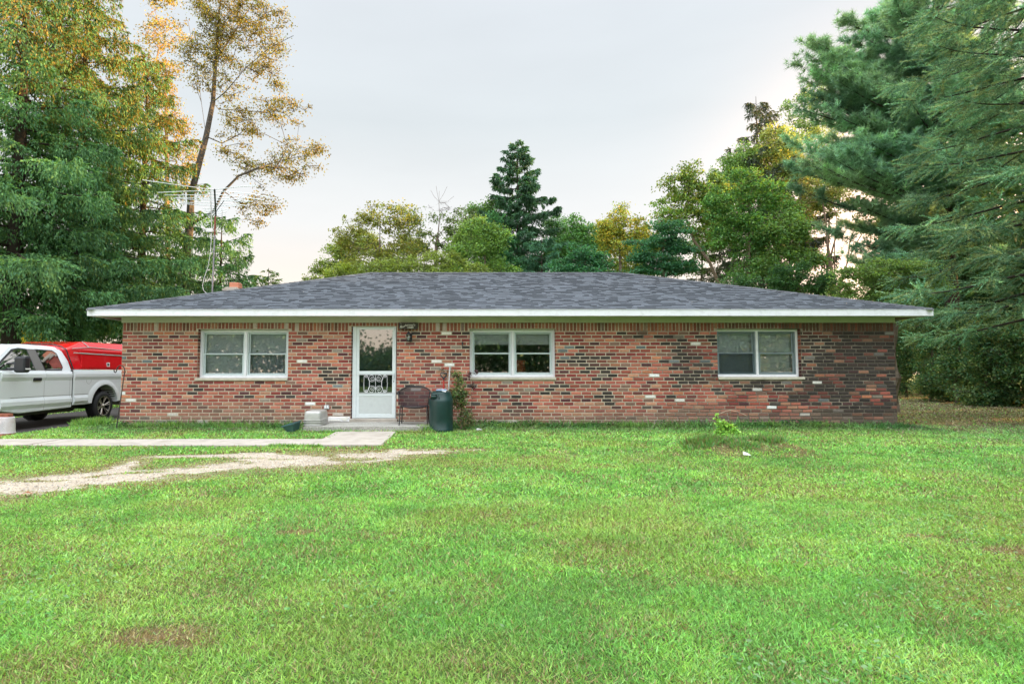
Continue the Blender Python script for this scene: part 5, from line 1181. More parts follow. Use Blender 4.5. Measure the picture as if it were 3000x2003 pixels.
b = MB(); b.cbox(bx_ - .14, bx_ + .085, by_ - .05, by_ + .055, bz + .377, bz + .377 + .062, .006); o = b.build('loose_brick', mat('old_brick', (.26, .085, .05), rough=.9, noise=.3, nscale=20, bump=.5)); tag(o, 'single red brick lying on top of the upturned bucket', 'brick')
# shepherd hook leaning at the corner of the house
hp = [PX(343, 1243, 11.6), PX(352, 1180, 11.6), PX(362, 1110, 11.6), PX(366, 1088, 11.6), PX(364, 1077, 11.6), PX(358, 1071, 11.6), PX(352, 1070, 11.6), PX(347, 1073, 11.6), PX(343, 1080, 11.6), PX(341, 1088, 11.6), PX(338, 1091, 11.6), PX(335, 1089, 11.6), PX(334, 1082, 11.6)]
b = MB(); b.tube([(x, 11.6 + .0 * i, z) for i, (x, z) in enumerate([(hp[0][0] - .01, -.05)] + hp)], .011, 6); tag(b.build('plant_hook', mat('rusty_steel', (.045, .035, .03), rough=.7, noise=.3, nscale=30)), 'thin rusty shepherd hook pole leaning against the left corner of the house', 'garden hook')
# galvanised wash tub, upturned
tx0 = PX(888, 1245, 11.0)[0]; tx1 = PX(942, 1245, 11.0)[0]
tcx, tcy, thw, thd = (tx0 + tx1) / 2, 11.28, (tx1 - tx0) / 2, .31
def rrect(f, z, cr=.075, n=6):
    o = []
    for qx, qy, a0 in ((1, 1, 0), (-1, 1, 90), (-1, -1, 180), (1, -1, 270)):
        hw_, hd_ = thw + f, thd + f; c_ = min(cr, hw_ * .95)
        for k in range(n + 1):
            a = R(a0 + 90 * k / n); o.append((tcx + qx * (hw_ - c_) + c_ * math.cos(a), tcy + qy * (hd_ - c_) + c_ * math.sin(a), z))
    return o
def tubloft(prof):
    b = MB(); vs = []; m = 28
    for f, z in prof: vs += rrect(f, z)
    k = len(prof); b.add(vs, [(q * m + i, q * m + (i + 1) % m, (q + 1) * m + (i + 1) % m, (q + 1) * m + i) for q in range(k - 1) for i in range(m)] + [tuple((k - 1) * m + i for i in range(m))], smooth=True); return b
b = tubloft([(-.004, .121), (-.004, .16), (-.012, .35), (-.018, .385), (-.03, .403), (-.05, .412), (-.08, .415)])
wt = b.build('metal_tub', M['galv']); tag(wt, 'dull silver metal tub turned upside down on the left end of the porch slab', 'tub')
for nm, z_, h_ in (('rib', .225, .02), ('rib', .185, .02), ('rim', .124, .02)):
    b = tubloft([(-.006, z_), (.008, z_ + h_ * .2), (.010, z_ + h_ * .5), (.008, z_ + h_ * .8), (-.006, z_ + h_)]); b.f = b.f[:-1]; b.m = b.m[:-1]; b.sm = b.sm[:-1]; b.build(nm, M['galv'], wt)
px_, pz_ = PX(942, 1210, 11.85)
b = MB(); b.tube([(px_ - .05, 11.8, pz_ - .06), (px_ + .03, 11.92, pz_ + .04)], .018, 6); b.tube([(px_ - .05, 11.8, pz_ - .06), (px_ - .02, 11.78, .13)], .015, 6); tag(b.build('bent_pipe', M['trim']), 'short black bent pipe poking up behind the metal tub', 'pipe')
# white paper packet against the wall
x0_, zt_ = PX(962, 1223, 11.9); x1_ = PX(1025, 1223, 11.9)[0]
b = MB(); b.cbox(x0_, x1_, 11.86, 11.95, .122, .122 + .105, .015); o = b.build('paper_packet', M['white']); tag(o, 'crumpled white packet lying against the wall left of the doorstep', 'packet')
b = MB(); b.add([(x1_ - .23, 11.856, .215), (x1_ - .02, 11.855, .224), (x1_ - .09, 11.84, .135)], [(0, 1, 2)]); b.add([(x0_ + .02, 11.852, .15), (x0_ + .27, 11.84, .147), (x0_ + .27, 11.856, .165), (x0_ + .02, 11.856, .168)], [(0, 1, 2, 3)]); b.build('loose_flap', M['letter'], o)
# teal planter box tipped on its side
pcx, pcy = GP(868, 1268)
b = MB()
A = np.array
x_a, x_b = GP(836, 1262)[0], GP(884, 1262)[0]
rim = [(x_a, 10.95, .12), (x_b, 10.62, .205), (x_b + .06, 10.90, .24), (x_a + .08, 11.25, .15)]; bot = [(x_a + .13, 10.93, -.02), (x_b - .03, 10.72, .02), (x_b + .01, 10.95, .05), (x_a + .17, 11.15, .02)]
b.add(rim + bot, [(0, 1, 5, 4), (1, 2, 6, 5), (2, 3, 7, 6), (3, 0, 4, 7), (4, 5, 6, 7)])
ctr = sum((Vector(p) for p in rim), Vector()) / 4
inn = [tuple(Vector(p).lerp(ctr, .07)) for p in rim]; inb = [tuple(Vector(p).lerp(sum((Vector(q) for q in bot), Vector()) / 4, .07) + Vector((0, 0, .015))) for p in bot]
b.add(inn + inb, [(0, 1, 5, 4), (1, 2, 6, 5), (2, 3, 7, 6), (3, 0, 4, 7), (4, 5, 6, 7)])
out_ = [tuple(Vector(p) + (Vector(p) - ctr) * .06) for p in rim]; lo2 = [(p[0], p[1], p[2] - .025) for p in out_]
b.add(rim + out_, [(i, (i + 1) % 4, 4 + (i + 1) % 4, 4 + i) for i in range(4)]); b.add(out_ + lo2, [(i, (i + 1) % 4, 4 + (i + 1) % 4, 4 + i) for i in range(4)]); b.add(inn + rim, [(i, (i + 1) % 4, 4 + (i + 1) % 4, 4 + i) for i in range(4)])
pl_ = b.build('planter_box', M['planter']); tag(pl_, 'teal plastic planter box tipped over on the grass at the left end of the porch', 'planter')
b = MB(); q_ = [Vector(p).lerp(ctr, .1) - Vector((0, 0, .02)) for p in rim]; b.add(q_, [(0, 1, 2, 3)], (.10, .07, .045)); b.build('potting_soil', M['dirt'], pl_)

# wire mesh chair
cx_, cy_ = PX(1214, 1250, 11.35)[0], 11.35; PT = .12
ch0 = empty('patio_chair', (cx_, cy_, PT), 'dark metal patio chair with curved mesh back facing the lawn beside the door', 'chair')
def ch_loc(u, v, z): return (cx_ + u, cy_ + v, PT + z)
# the chair has a barrel shaped back; front towards the lawn
segs = 20
bt_ = [(.33 * math.sin(a), .0 - .0 + .28 * math.cos(a)) for a in np.linspace(-1.9, 1.9, segs)]
Hs, Ht = .40, .80
b = MB(); rows = 7; vs = []
for k in range(rows + 1):
    t = k / rows; z = Hs - .06 + (Ht - Hs + .02) * t
    for (u, v) in bt_:
        f = .82 + .18 * t; e = abs(u) / .33; vs.append(ch_loc(u * f * 1.0, v * f, z - .10 * (e ** 4) * t + .0))
b.add(vs, [(k * segs + i, k * segs + i + 1, (k + 1) * segs + i + 1, (k + 1) * segs + i) for k in range(rows) for i in range(segs - 1)], smooth=True)
back = b.build('backrest', M['chair_mesh'], ch0)
b = MB(); top = [ch_loc(u * 1.02, v * 1.02, Ht - .04 - .10 * (abs(u) / .33) ** 4) for u, v in bt_]
b.tube(top, .013, 8); b.tube([ch_loc(u * 1.12, v * 1.10, Ht - .02 - .16 * (abs(u) / .33) ** 3) for u, v in bt_], .008, 6)
for k in range(0, segs, 2):
    u, v = bt_[k]; b.tube([top[k], ch_loc(u * 1.12, v * 1.10, Ht - .02 - .16 * (abs(u) / .33) ** 3)], .005, 4)
for s in (-1, 1): b.tube([ch_loc(s * .30, -.10, Hs), ch_loc(s * .315, -.12, Hs + .2), ch_loc(s * .34, -.09, Ht - .14)], .012, 8)
b.build('back_frame', M['black'], ch0)
b = MB(); vs = []; nr_ = 8
for k in range(nr_ + 1):
    for a in np.linspace(0, 2 * math.pi, 25)[:-1]:
        r_k = k / nr_; vs.append(ch_loc(.29 * r_k * math.cos(a), -.02 + .27 * r_k * math.sin(a), Hs - .03 - .05 * (1 - r_k ** 2)))
b.add(vs, [(k * 24 + i, k * 24 + (i + 1) % 24, (k + 1) * 24 + (i + 1) % 24, (k + 1) * 24 + i) for k in range(nr_) for i in range(24)], smooth=True); b.build('seat', M['chair_mesh'], ch0)
b = MB(); b.tube([ch_loc(.295 * math.cos(a), -.02 + .275 * math.sin(a), Hs - .03) for a in np.linspace(0, 2 * math.pi, 33)], .012, 8); b.build('seat_frame', M['black'], ch0)
for sx, sy in ((-1, -1), (1, -1), (-1, 1), (1, 1)):
    b = MB(); b.tube([ch_loc(sx * .27, sy * .17 - .02, Hs - .02), ch_loc(sx * .275, sy * .21 - .02, .2), ch_loc(sx * .285, sy * .24 - .02, .0)], .012, 8); b.build('leg', M['black'], ch0)

# barrel
bxx, byy = PX(1292, 1240, 11.0)[0], 11.05; gb = float(gz(bxx, byy))
sc_b = 1.0
HB = PX(1292, 1142, 10.8)[1] - gb; rbm = .243
bar = empty('rain_barrel', (bxx, byy, gb), 'dark green plastic barrel standing between the patio chair and the shrub', 'barrel')
b = MB(); b.lathe([(0, .0), (rbm * .95, .0), (rbm, .03), (rbm, .06), (rbm * .97, .07), (rbm * .985, HB * .3), (rbm, HB * .55), (rbm * .995, HB * .72), (rbm * .97, HB * .77), (rbm * .90, HB * .80), (rbm * .84, HB * .90), (rbm * .78, HB * .945), (rbm * .60, HB * .965), (0, HB * .965)], (bxx, byy, gb), 48); b.build('barrel_body', M['barrel'], bar)
b = MB(); b.cbox(bxx - .20, bxx - .08, byy - .225, byy - .14, gb + HB * .80, gb + HB * .875, .02); b.tube([(bxx - .20, byy - .14, gb + HB * .80), (bxx - .17, byy - .19, gb + HB * .89), (bxx - .07, byy - .215, gb + HB * .90), (bxx - .03, byy - .225, gb + HB * .80)], .016, 8); b.build('grip', M['barrel'], bar)
b = MB()
b.cbox(bxx - .10, bxx + .12, byy - .16, byy + .12, gb + HB * .967, gb + HB * 1.01, .018); o = b.build('folded_bag', M['bluelid']); tag(o, 'crumpled bluish bag lying on top of the green barrel', 'bag')
b = MB(); b.add([(bxx + .02, byy - .165, gb + HB * .97), (bxx + .10, byy - .17, gb + HB * .95), (bxx + .13, byy - .12, gb + HB * 1.0), (bxx + .03, byy - .13, gb + HB * 1.02)], [(0, 1, 2, 3)]); b.build('loose_corner', M['white'], o)
# shovel with red shaft and black grip, standing behind the barrel
sxp, szt_ = PX(1300, 1094, 11.5); szb_ = PX(1300, 1140, 11.5)[1]
sh = empty('shovel', (sxp, 11.6, 0), 'shovel with red shaft and black grip standing behind the green barrel', 'shovel')
b = MB(); b.tube([(sxp - .005, 11.60, .3), (sxp, 11.5, PX(1300, 1110, 11.5)[1])], .017, 10); b.build('shaft', M['red'], sh)
b = MB(); zg = PX(1300, 1110, 11.5)[1]; b.tube([(sxp, 11.5, zg - .02), (sxp, 11.5, zg + .03)], .02, 8); b.tube([(sxp, 11.5, zg + .02), (sxp - .06, 11.5, zg + .07), (sxp - .062, 11.5, zg + .125), (sxp + .062, 11.5, zg + .125), (sxp + .06, 11.5, zg + .07), (sxp, 11.5, zg + .02)], .014, 8); b.build('grip', M['trim'], sh)
b = MB(); b.add([(sxp - .11, 11.63, .28), (sxp + .10, 11.63, .28), (sxp + .09, 11.66, .08), (sxp, 11.67, .0), (sxp - .10, 11.66, .08), (sxp - .11, 11.645, .28), (sxp + .10, 11.645, .28), (sxp + .09, 11.675, .08), (sxp, 11.685, .0), (sxp - .10, 11.675, .08)], [(0, 1, 2, 3, 4), (9, 8, 7, 6, 5), (0, 1, 6, 5), (1, 2, 7, 6), (2, 3, 8, 7), (3, 4, 9, 8), (4, 0, 5, 9)]); b.build('blade', M['galv'], sh)
pa = PX(1318, 1072, 11.85); pb_ = PX(1314, 1145, 11.6)
b = MB(); b.tube([(pb_[0] - .02, 11.55, .0), (pb_[0], 11.62, pb_[1]), (pa[0], 11.9, pa[1])], .018, 8); tag(b.build('grey_pole', M['pipe']), 'thin grey pole leaning on the brick between the shovel and the shrub', 'pole')
# straggly shrub beside the barrel and small plants
hs = XY(1352, 11.3)
deciduous('straggly_shrub', hs, 11.35, 1.3, [(1345, 1110, 18, 20), (1325, 1160, 26, 18), (1352, 1170, 20, 40), (1360, 1215, 18, 40), (1338, 1150, 30, 20), (1370, 1240, 14, 16)], 'straggly brown and green shrub right of the barrel against the brick', 150, 26, .045,
          cols=[(.09, .15, .05), (.06, .11, .035), (.15, .12, .07), (.05, .10, .045), (.17, .15, .08)], clr=(.085, .08), seed=91, r0=.018, bark=(.17, .11, .09), twigs=7, rmin=.003, cat='shrub', hollow=.05, yr=.16)
deciduous('wall_vine', XY(1383, 11.9), 11.88, 1.0, [(1375, 1095, 6, 8), (1392, 1088, 5, 6), (1385, 1135, 5, 20)], 'wispy dark leaved twig rising in front of the middle window sill', 22, 7, .045, cols=[(.06, .035, .05), (.08, .05, .06)], clr=(.05, .05), seed=92, r0=.008, twigs=2, rmin=.0025, cat='twig', yr=.05)
deciduous('weed', XY(1325, 11.85), 11.9, 1.0, [(1312, 1090, 18, 14), (1296, 1080, 10, 12), (1340, 1120, 12, 12)], 'thin bare weed stems above the shovel grip', 26, 5, .035, cols=[(.04, .06, .03)], clr=(.05, .05), seed=93, r0=.006, twigs=3, rmin=.0025, cat='weed', yr=.05)
# weed growing out of the mound
Ym = GP(2115, 1295)[1]
deciduous('mound_weed', XY(2118, Ym), Ym, .6, [(2100, 1215, 7, 6), (2106, 1230, 8, 8), (2125, 1245, 22, 12), (2108, 1258, 12, 10), (2140, 1255, 18, 8), (2115, 1280, 12, 12)], 'bright leafy weed standing on the grassy mound in front of the right window', 64, 11, .05,
          cols=[(.16, .30, .06), (.12, .26, .05), (.20, .32, .08)], clr=(.055, .045), seed=94, r0=.007, twigs=3, rmin=.0025, cat='weed', hollow=.1, yr=.15, bark=(.10, .09, .05))
b = MB()
def pw(px, py, Y): x, z = PX(px, py, Y); return (x, Y, z)
b.tube([pw(2141, 1275, Ym), pw(2141, 1230, Ym), pw(2141, 1195, Ym)], [.006, .005, .003], 4, (.20, .14, .08)); b.tube([pw(2108, 1212, Ym), pw(2125, 1204, Ym), pw(2140, 1201, Ym), pw(2160, 1205, Ym), pw(2178, 1213, Ym), pw(2189, 1218, Ym)], [.003, .004, .004, .004, .005, .004], 4, (.45, .36, .28)); b.tube([pw(2100, 1285, Ym), pw(2092, 1262, Ym), pw(2089, 1244, Ym)], .004, 4, (.25, .2, .13))
tag(b.build('dry_stalk', M['bark']), 'bare arching dry stalk rising from the mound in front of the brick wall', 'stalk')
# scrap, stone, fallen leaf
x_, y_ = GP(2188, 1344); g_ = float(gz(x_, y_))
b = MB(); b.add([(x_ - .045, y_, g_ + .03), (x_ + .05, y_ - .02, g_ + .025), (x_ + .035, y_ + .05, g_ + .05), (x_ - .02, y_ + .06, g_ + .065), (x_, y_ + .01, g_ + .06)], [(0, 1, 4), (1, 2, 4), (2, 3, 4), (3, 0, 4)]); tag(b.build('paper_scrap', M['white']), 'small white scrap of paper on the grass below the mound', 'paper scrap')
def stone(name, px, py, r, m, label):
    x_, y_ = GP(px, py); bm = bmesh.new(); bmesh.ops.create_icosphere(bm, subdivisions=2, radius=r)
    for v in bm.verts: v.co = Vector((v.co.x * 1.3, v.co.y, v.co.z * .7)) * (1 + .25 * (vnoise(v.co.x * 40 + 9, v.co.y * 40 + v.co.z * 31, 4) - .5)) + Vector((x_, y_, r * .45))
    b = MB(); b.bm(bm, smooth=True); tag(b.build(name, m), label, 'stone')
stone('stone', 1402, 1262, .05, M['pipe'], 'small tan stone in the grass at the foot of the wall right of the shrub')
x_, y_ = GP(77, 1456)
b = MB(); b.add([(x_ - .05, y_, .03), (x_ - .01, y_ + .03, .055), (x_ + .05, y_ + .02, .03), (x_ + .02, y_ - .035, .05), (x_ - .02, y_ - .03, .035)], [(0, 1, 4), (1, 3, 4), (1, 2, 3)]); tag(b.build('fallen_leaf', mat('dry_leaf', (.26, .10, .04), rough=.8)), 'curled brown leaf on the pale track at the left', 'leaf')

# ------------------------------------------------------------------ television antenna on a mast behind the roof
AY = 17.4
ant = empty('television_antenna', (XY(622, AY), AY, 0), 'large old rooftop television antenna on a rusty mast at the left end of the roof', 'antenna')
mx0, _ = PX(622, 857, AY); mx1, mz1 = PX(631, 634, AY)
b = MB(); b.tube([(mx0 - .06, AY, -.05), (mx0, AY, PX(622, 857, AY)[1]), (PX(629, 690, AY)[0], AY, PX(629, 690, AY)[1])], .027, 8); b.build('mast', mat('mast_steel', (.26, .27, .30), rough=.5, metal=.4, noise=.3, nscale=12, dirt=((.22, .12, .08), .6, 5)), ant)
b = MB(); b.tube([(PX(629, 690, AY)[0], AY, PX(629, 690, AY)[1]), (mx1, AY, mz1)], .028, 8); b.build('rusty_section', mat('rust', (.24, .07, .05), rough=.85, noise=.3, nscale=15), ant)
b = MB(); ux, uz = PX(622, 672, AY); u2, z2 = PX(618, 560, AY); b.tube([(ux, AY - .03, uz), (u2, AY - .03, z2)], .019, 8); b.build('upper_mast', M['galv'], ant)
b = MB(); bxm, bzm = PX(618, 677, AY); b.cbox(bxm - .11, bxm + .10, AY - .12, AY - .04, bzm - .06, bzm + .06, .012); b.build('rotor_box', M['white'], ant)
zbm = 1.18 + (1092 - 548) / 1600 * 16.0
b = MB(); xb0 = XY(616, 16); xb1 = XY(622, 18.9)
zb_far = zbm + .05
b.tube([(xb0, 16.0, zbm), (xb1, 18.9, zb_far)], .026, 8); b.tube([(xb0 + .02, 16.6, zbm - .14), (xb1, 18.6, zb_far - .14)], .012, 6); b.build('boom', M['black'], ant)
b = MB()
ra = np.random.RandomState(2)
els = [(16.05, 2.1, .9, .0), (16.15, 2.3, -.15, .02), (16.5, 1.95, .05, -.02), (16.85, 1.55, .05, .0), (17.1, 1.5, .3, -.02), (17.4, 1.35, .1, .0), (17.7, 1.3, .35, -.02), (18.0, .55, 0, .0), (18.2, .5, 0, 0), (18.4, .45, 0, 0), (18.6, .42, 0, 0), (18.85, .4, 0, 0)]
for (yy, ln, swp, dz) in els:
    t = (yy - 16) / 2.9; xb = xb0 + (xb1 - xb0) * t; zc_ = zbm + .05 * t + .015
    for s in (-1, 1):
        sag_ = (-.18 if s > 0 else -.02) * ln * .5 + (.0)
        ln_ = ln; ln = ln * .78; b = MB()
        b.tube([(xb, yy, zc_), (xb + s * ln * .55, yy - swp * .5, zc_ + sag_ * .35 + dz), (xb + s * ln, yy - swp, zc_ + sag_ + dz)], .012, 5); ln = ln_; b.build('element', M['aluminium'], ant)
b = MB(); cable = [(627, 658), (622, 672), (618, 690), (614, 740), (606, 780), (593, 815), (588, 835), (590, 848), (602, 861)]
b.tube([(*[PX(p, q, AY - .1)[0]], AY - .1 + .02 * i, PX(p, q, AY - .1)[1]) for i, (p, q) in enumerate(cable)], .009, 6); b.build('cable', M['white'], ant)
# ------------------------------------------------------------------ grass
def in_path(x, y):
    a = (y > yA - .02) & (y < yB + .02) & (x < edges_x[-1] + .1) & (x > -14)
    xe = xr1 + (xr0 - xr1) * (y - yA) / (yr0 - yA)
    xl = edges_x[-1] + .1 + (GP(970, 1275)[0] - edges_x[-1]) * np.clip((y - yB) / (yr0 + .35 - yB), 0, 1)
    c = (y > yA - .02) & (y < yr0 + .3) & (x > np.where(y < yB, edges_x[-1] - .1, xl)) & (x < xe)
    return a | c
def in_house(x, y): return ((x > HX0 - .02) & (x < HX1 + .02) & (y > HY0 - .03) & (y < HY1)) | ((x > px0) & (x < px1 - .02) & (y > 10.85) & (y < 12)) | ((np.hypot(x - bxx, y - byy) < .235)) | ((x > -12.5) & (x < -9.3) & (y > 9.7))
rg = np.random.RandomState(99)
GC = np.array([(.135, .285, .060), (.17, .31, .065), (.105, .25, .062), (.215, .31, .08), (.165, .29, .11), (.10, .22, .055)]) * 2.0
STRAW = np.array([(.40, .33, .17), (.34, .27, .13), (.30, .21, .12), (.46, .40, .24)])
def blades(n, xlo, xhi, ylo, yhi, ln, wd, upr=.55, keepf=None, dens=1.0, tall=0):
    y = rg.uniform(ylo, yhi, n); x = rg.uniform(0, 1, n); l0 = -.86 * y - 1.3; l1 = 1.04 * y + 1.3
    if xlo is None: x = l0 + (l1 - l0) * x
    else: x = xlo + (xhi - xlo) * x
    # clumps
    x += (rg.rand(n) - .5) * .02
    b_ = bare(x, y); w_ = wear(x, y); d_ = dead(x, y); ds = dry_side(x, y)
    keep = (rg.rand(n) > b_ * 1.15) & ~in_path(x, y) & ~in_house(x, y) & (rg.rand(n) > .45 * w_) 
    cl = fbm(x * 5, y * 5, 71); keep &= rg.rand(n) < .45 + .9 * cl
    if keepf is not None: keep &= keepf(x, y)
    x, y, b_, w_, d_, ds, cl = [a[keep] for a in (x, y, b_, w_, d_, ds, cl)]; n = len(x)
    z = gz(x, y)
    # edges creep over concrete, taller by the walls
    nearw = np.maximum(sstep(.45, .0, np.abs(y - 11.85)) * (x > HX0 - .3) * (x < HX1 + .3), 0 * y)
    an = rg.uniform(0, 2 * np.pi, n); lean = rg.uniform(.35, 1.9, n) * upr * 2
    D = unit(np.stack([np.cos(an) * lean, np.sin(an) * lean, np.ones(n)], 1)); S = unit(np.cross(D, rdir(rg, n)))
    L_ = ln * rg.uniform(.5, 1.35, n) * (.7 + .75 * fbm(x * 1.3, y * 1.3, 72)) * (1 + 1.1 * nearw * rg.rand(n)) * (1 - .45 * w_ - .3 * d_)
    if tall: L_ = ln * rg.uniform(.7, 1.3, n)
    pat = fbm(x * .55, y * .7, 73); pat2 = fbm(x * 2.2, y * 2.6, 74); pat3 = fbm(x * .9 + 7, y * 1.1, 75)
    ci = np.clip((pat2 * 9 - 2 + rg.normal(0, 1.1, n)).astype(int), 0, 5); C = GC[np.array([5, 2, 0, 1, 4, 3])[ci]]
    C = C * (.80 + .40 * pat[:, None]) * (1 - .14 * sstep(.50, .66, fbm(x * 1.7 + 4, y * 2.4, 78))[:, None])
    yel = sstep(.47, .68, pat3 + rg.normal(0, .05, n)) * .55
    C = C * (1 - yel[:, None]) + np.array([.36, .50, .12]) * yel[:, None]
    ps = np.clip(.08 + .24 * sstep(.45, .7, fbm(x * 3.1, y * 3.5, 76)) + .55 * w_ + .70 * d_ + .70 * ds + .2 * yel, 0, .95) * (1 - .7 * nearw)
    st = rg.rand(n) < ps; C[st] = STRAW[rg.randint(0, 4, st.sum())] * rg.uniform(.6, 1.15, (st.sum(), 1))
    gr_ = (C * rg.uniform(.5, 1.45, (n, 1)))
    # darker lush growth along the house wall
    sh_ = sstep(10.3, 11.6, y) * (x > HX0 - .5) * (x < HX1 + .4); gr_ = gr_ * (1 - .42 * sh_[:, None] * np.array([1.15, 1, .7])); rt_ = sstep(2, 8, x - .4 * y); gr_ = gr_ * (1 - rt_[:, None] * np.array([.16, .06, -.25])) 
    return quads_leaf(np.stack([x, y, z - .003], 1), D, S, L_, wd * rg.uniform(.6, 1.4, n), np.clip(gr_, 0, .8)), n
Vs, Fs, Cs, o_ = [], [], [], 0
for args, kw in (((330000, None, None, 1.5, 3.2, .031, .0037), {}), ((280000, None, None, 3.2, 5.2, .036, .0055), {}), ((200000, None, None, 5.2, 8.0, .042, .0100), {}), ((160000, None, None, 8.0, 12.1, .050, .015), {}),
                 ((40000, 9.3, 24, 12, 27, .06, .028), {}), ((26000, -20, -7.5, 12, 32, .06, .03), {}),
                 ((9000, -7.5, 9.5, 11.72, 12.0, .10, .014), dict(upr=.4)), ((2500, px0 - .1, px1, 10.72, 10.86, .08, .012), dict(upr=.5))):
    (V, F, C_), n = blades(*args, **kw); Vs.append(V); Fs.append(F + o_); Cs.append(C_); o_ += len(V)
# lush tufts: by the rear wheel, the mound, the barrel, scattered
for (tx, ty, rx, ry, n, ln) in ([(PX(278, 1230, 12.6)[0], 12.5, .42, .30, 1100, .20), (bxx - .34, byy - .1, .12, .12, 500, .16), (px1 + .05, 11.0, .25, .2, 700, .10)] +
    [(MOUND[0] - .62 + .5 * (vnoise(k * 7.7, 1.3, 3) - .5), MOUND[1] + .5 * (vnoise(k * 5.1, 9.3, 4) - .5), .10, .07, 260, .10 + .10 * float(vnoise(k * 3.3, 2.2, 5))) for k in range(9)] + [(MOUND[0] + 1.7 * (vnoise(k * 7.7, 4.3, 6) - .5), MOUND[1] + .6 * (vnoise(k * 5.1, 5.3, 7) - .5), .13, .08, 200, .06 + .07 * float(vnoise(k * 3.3, 6.2, 8))) for k in range(14)] + [(MOUND[0] + .35, MOUND[1] + .02, .22, .10, 500, .10), (MOUND[0] - .66, MOUND[1], .28, .2, 900, .11), (XY(700, 11.7), 11.75, .5, .12, 900, .11), (XY(900, 8.7), 8.72, .25, .05, 300, .07), (XY(830, 8.75), 8.7, .2, .06, 260, .08)] +
    [(XY(p, 11.75), 11.8, .2, .08, 220, .15) for p in (1830, 1860, 2250, 420, 500, 1470, 640, 2400)]):
    a = rg.uniform(0, 2 * np.pi, n); q = np.sqrt(rg.rand(n)); x = tx + rx * q * np.cos(a); y = ty + ry * q * np.sin(a); z = gz(x, y)
    D = unit(np.stack([rg.normal(0, .45, n) + .3 * np.cos(a) * q, rg.normal(0, .45, n), np.ones(n)], 1)); S = unit(np.cross(D, rdir(rg, n)))
    ism = abs(tx - MOUND[0]) < 1 and abs(ty - MOUND[1]) < .6
    C = GC[rg.randint(0, 6, n)] * rg.uniform(.6, 1.2, (n, 1)) * (np.array([.55, .66, .70]) if ism else .8)
    if ism: st = rg.rand(n) < .22; C[st] = STRAW[rg.randint(0, 4, st.sum())] * .8
    V, F, C_ = quads_leaf(np.stack([x, y, z], 1), D, S, ln * rg.uniform(.4, 1.2, n), .012, C); Vs.append(V); Fs.append(F + o_); Cs.append(C_); o_ += len(V)
gr_o = npmesh('lawn_grass', np.concatenate(Vs), [np.concatenate(Fs)], np.concatenate(Cs), M['grassblade']); tag(gr_o, 'short mown green grass of the front lawn', 'grass', kind='stuff')
# broad leaved clover and plantain among the grass
n = 26000; y = rg.uniform(1.6, 9.5, n) ; x = (-.86 * y - 1.2) + (1.9 * y + 2.4) * rg.rand(n)
pt_ = fbm(x * 1.4, y * 1.4, 81); k = (rg.rand(n) < sstep(.50, .66, pt_)) & (bare(x, y) < .3) & ~in_path(x, y) & (dead(x, y) < .4); x, y = x[k], y[k]; n = len(x)
z = gz(x, y) + rg.uniform(.015, .045, n); an = rg.uniform(0, 6.28, n); D = unit(np.stack([np.cos(an), np.sin(an), rg.uniform(-.1, .5, n)], 1)); S = unit(np.cross(D, np.array([0, 0, 1.0])) + rg.normal(0, .2, (n, 3)))
C = np.array([(.10, .30, .07), (.15, .33, .10), (.09, .25, .06), (.20, .33, .15)])[rg.randint(0, 4, n)] * rg.uniform(.75, 1.2, (n, 1))
V, F, C_ = quads_leaf(np.stack([x, y, z], 1), D, S, rg.uniform(.012, .030, n), rg.uniform(.012, .022, n), C)
cl_o = npmesh('clover', V, [F], C_, M['grassblade']); tag(cl_o, 'low clover and broad leaved weeds spread through the front lawn', 'clover', kind='stuff')
# gravel on the bare track
n = 60000; t = rg.rand(n); x = rg.uniform(-13, 1, n); y = rg.uniform(4.5, 9.2, n); k = (bare(x, y) > rg.rand(n) * 1.0 + .05) & ~in_path(x, y); x, y = x[k], y[k]; n = len(x); z = gz(x, y)
s = rg.uniform(.003, .012, n); P = np.stack([x, y, z + s * .3], 1)
o8 = np.array([(1, 0, 0), (0, 1, 0), (-1, 0, 0), (0, -1, 0), (0, 0, .8)]); jit = rg.uniform(.6, 1.3, (n, 5, 3)); V = (P[:, None] + o8[None] * jit * s[:, None, None]).reshape(-1, 3)
F = (np.arange(n)[:, None, None] * 5 + np.array([(0, 1, 4), (1, 2, 4), (2, 3, 4), (3, 0, 4)])[None]).reshape(-1, 3)
C = (np.array([(.56, .50, .43), (.48, .43, .37), (.40, .36, .33), (.62, .58, .52), (.33, .27, .21)])[rg.randint(0, 5, n)]) * rg.uniform(.8, 1.1, (n, 1))
gv = npmesh('gravel', V, [F], np.repeat(C, 5, 0), M['dirt']); tag(gv, 'loose pale gravel scattered on the worn track', 'gravel', kind='stuff')
# low weeds along the foot of the wall
n = 9000; x = rg.uniform(HX0 - .2, HX1 + .1, n); y = 11.97 - np.abs(rg.normal(0, .13, n)); k = (vnoise(x * 1.1, 0 * x, 85) + rg.normal(0, .15, n) > .52) & ~in_house(x, y); x, y = x[k], y[k]; n = len(x)
z = rg.uniform(.0, .13, n) * (.4 + vnoise(x * 2.1, 0 * x, 86)); an = rg.uniform(0, 6.28, n); D = unit(np.stack([np.cos(an), np.sin(an), rg.uniform(-.2, .6, n)], 1)); S = unit(np.cross(D, rdir(rg, n)))
C = np.array([(.04, .15, .045), (.06, .18, .05), (.035, .12, .04)])[rg.randint(0, 3, n)] * rg.uniform(.7, 1.2, (n, 1))
V, F, C_ = quads_leaf(np.stack([x, y, z], 1), D, S, rg.uniform(.03, .06, n), rg.uniform(.018, .035, n), C)
wo = npmesh('wall_weeds', V, [F], C_, M['leaf']); tag(wo, 'low leafy weeds along the foot of the brick wall', 'weeds', kind='stuff')
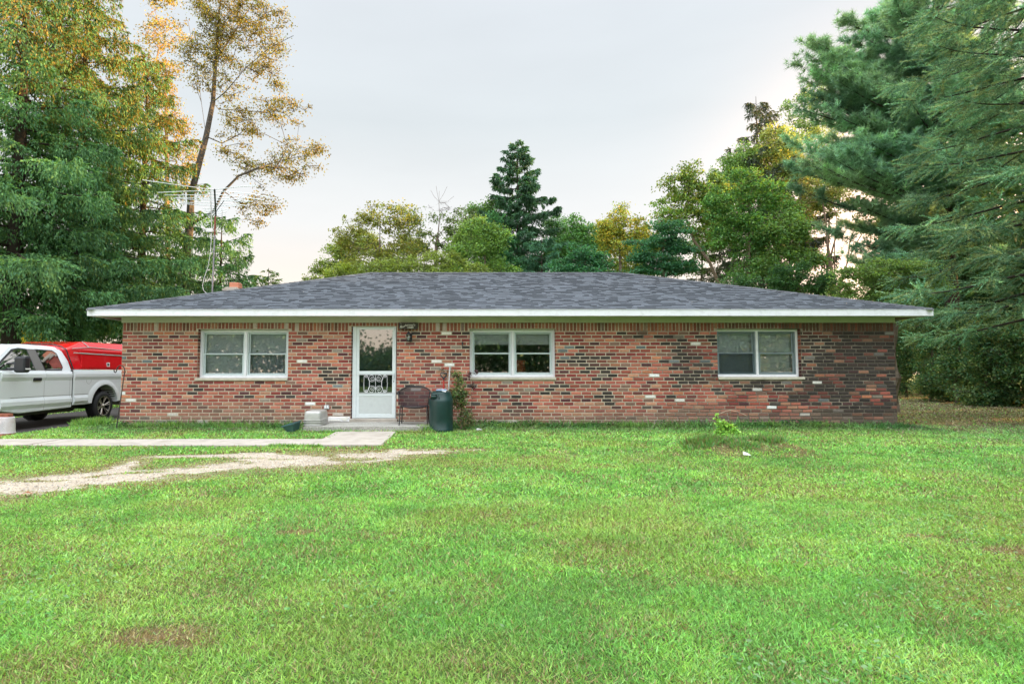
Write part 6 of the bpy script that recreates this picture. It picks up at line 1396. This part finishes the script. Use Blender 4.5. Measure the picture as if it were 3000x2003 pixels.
# the woods across the yard behind the viewer, seen in the door glass
rw = np.random.RandomState(5); nE = 1300
cx = rw.uniform(-34, 40, nE); cyy = rw.uniform(-30, -23, nE); cz = rw.uniform(0.5, 1, nE) * (5 + 11 * fbm(cx * .12 + 3, 0 * cx, 91)) * (1.15 - .97 * np.exp(-((cx + 8.2) / 4.6) ** 2)) * rw.uniform(.15, 1, nE)
E = np.stack([cx, cyy, cz], 1); nl = 150; j = np.repeat(np.arange(nE), nl); P = E[j] + rw.normal(size=(nE * nl, 3)) * np.array([1.0, .7, .7]); P[:, 2] = np.abs(P[:, 2])
D = unit(rdir(rw, len(P))); S = unit(np.cross(D, rdir(rw, len(P)))); C = np.array([(.08, .18, .13), (.09, .20, .12), (.12, .18, .11)])[rw.randint(0, 3, nE)][j] * rw.uniform(.7, 1.3, (len(P), 1))
V, F, C_ = quads_leaf(P, D, S, rw.uniform(.22, .42, len(P)), .20, C)
ww = npmesh('far_woods', V, [F], C_, M['leaf']); tag(ww, 'line of woods across the yard mirrored in the glass of the storm door', 'woods', kind='stuff')

nE = 1700; cx = rw.uniform(18, 38, nE); cyy = rw.uniform(-8, 46, nE); cz = rw.uniform(.1, 1, nE) * (14 + 4 * vnoise(cx * .2, cyy * .2, 3))  # trees added at the right, mostly out of view, to block the sun
k_ = (cx > 1.06 * cyy + 4) | ((cyy > 27) & (cx > .80 * cyy + .5)); cx, cyy, cz = cx[k_], cyy[k_], cz[k_]; nE = len(cx)
E = np.stack([cx, cyy, cz], 1); nl = 60; j = np.repeat(np.arange(nE), nl); P = E[j] + rw.normal(size=(nE * nl, 3)) * np.array([.9, .9, .8]); P[:, 2] = np.abs(P[:, 2])
D = unit(rdir(rw, len(P))); S = unit(np.cross(D, rdir(rw, len(P)))); C = np.array([(.05, .11, .05), (.06, .13, .05)])[rw.randint(0, 2, nE)][j] * rw.uniform(.7, 1.3, (len(P), 1))
V, F, C_ = quads_leaf(P, D, S, rw.uniform(.3, .6, len(P)), .34, C)
ww = npmesh('sun_block_woods', V, [F], C_, M['leaf']); tag(ww, 'woods added along the right side to keep the low sun off the lawn', 'woods', kind='stuff')
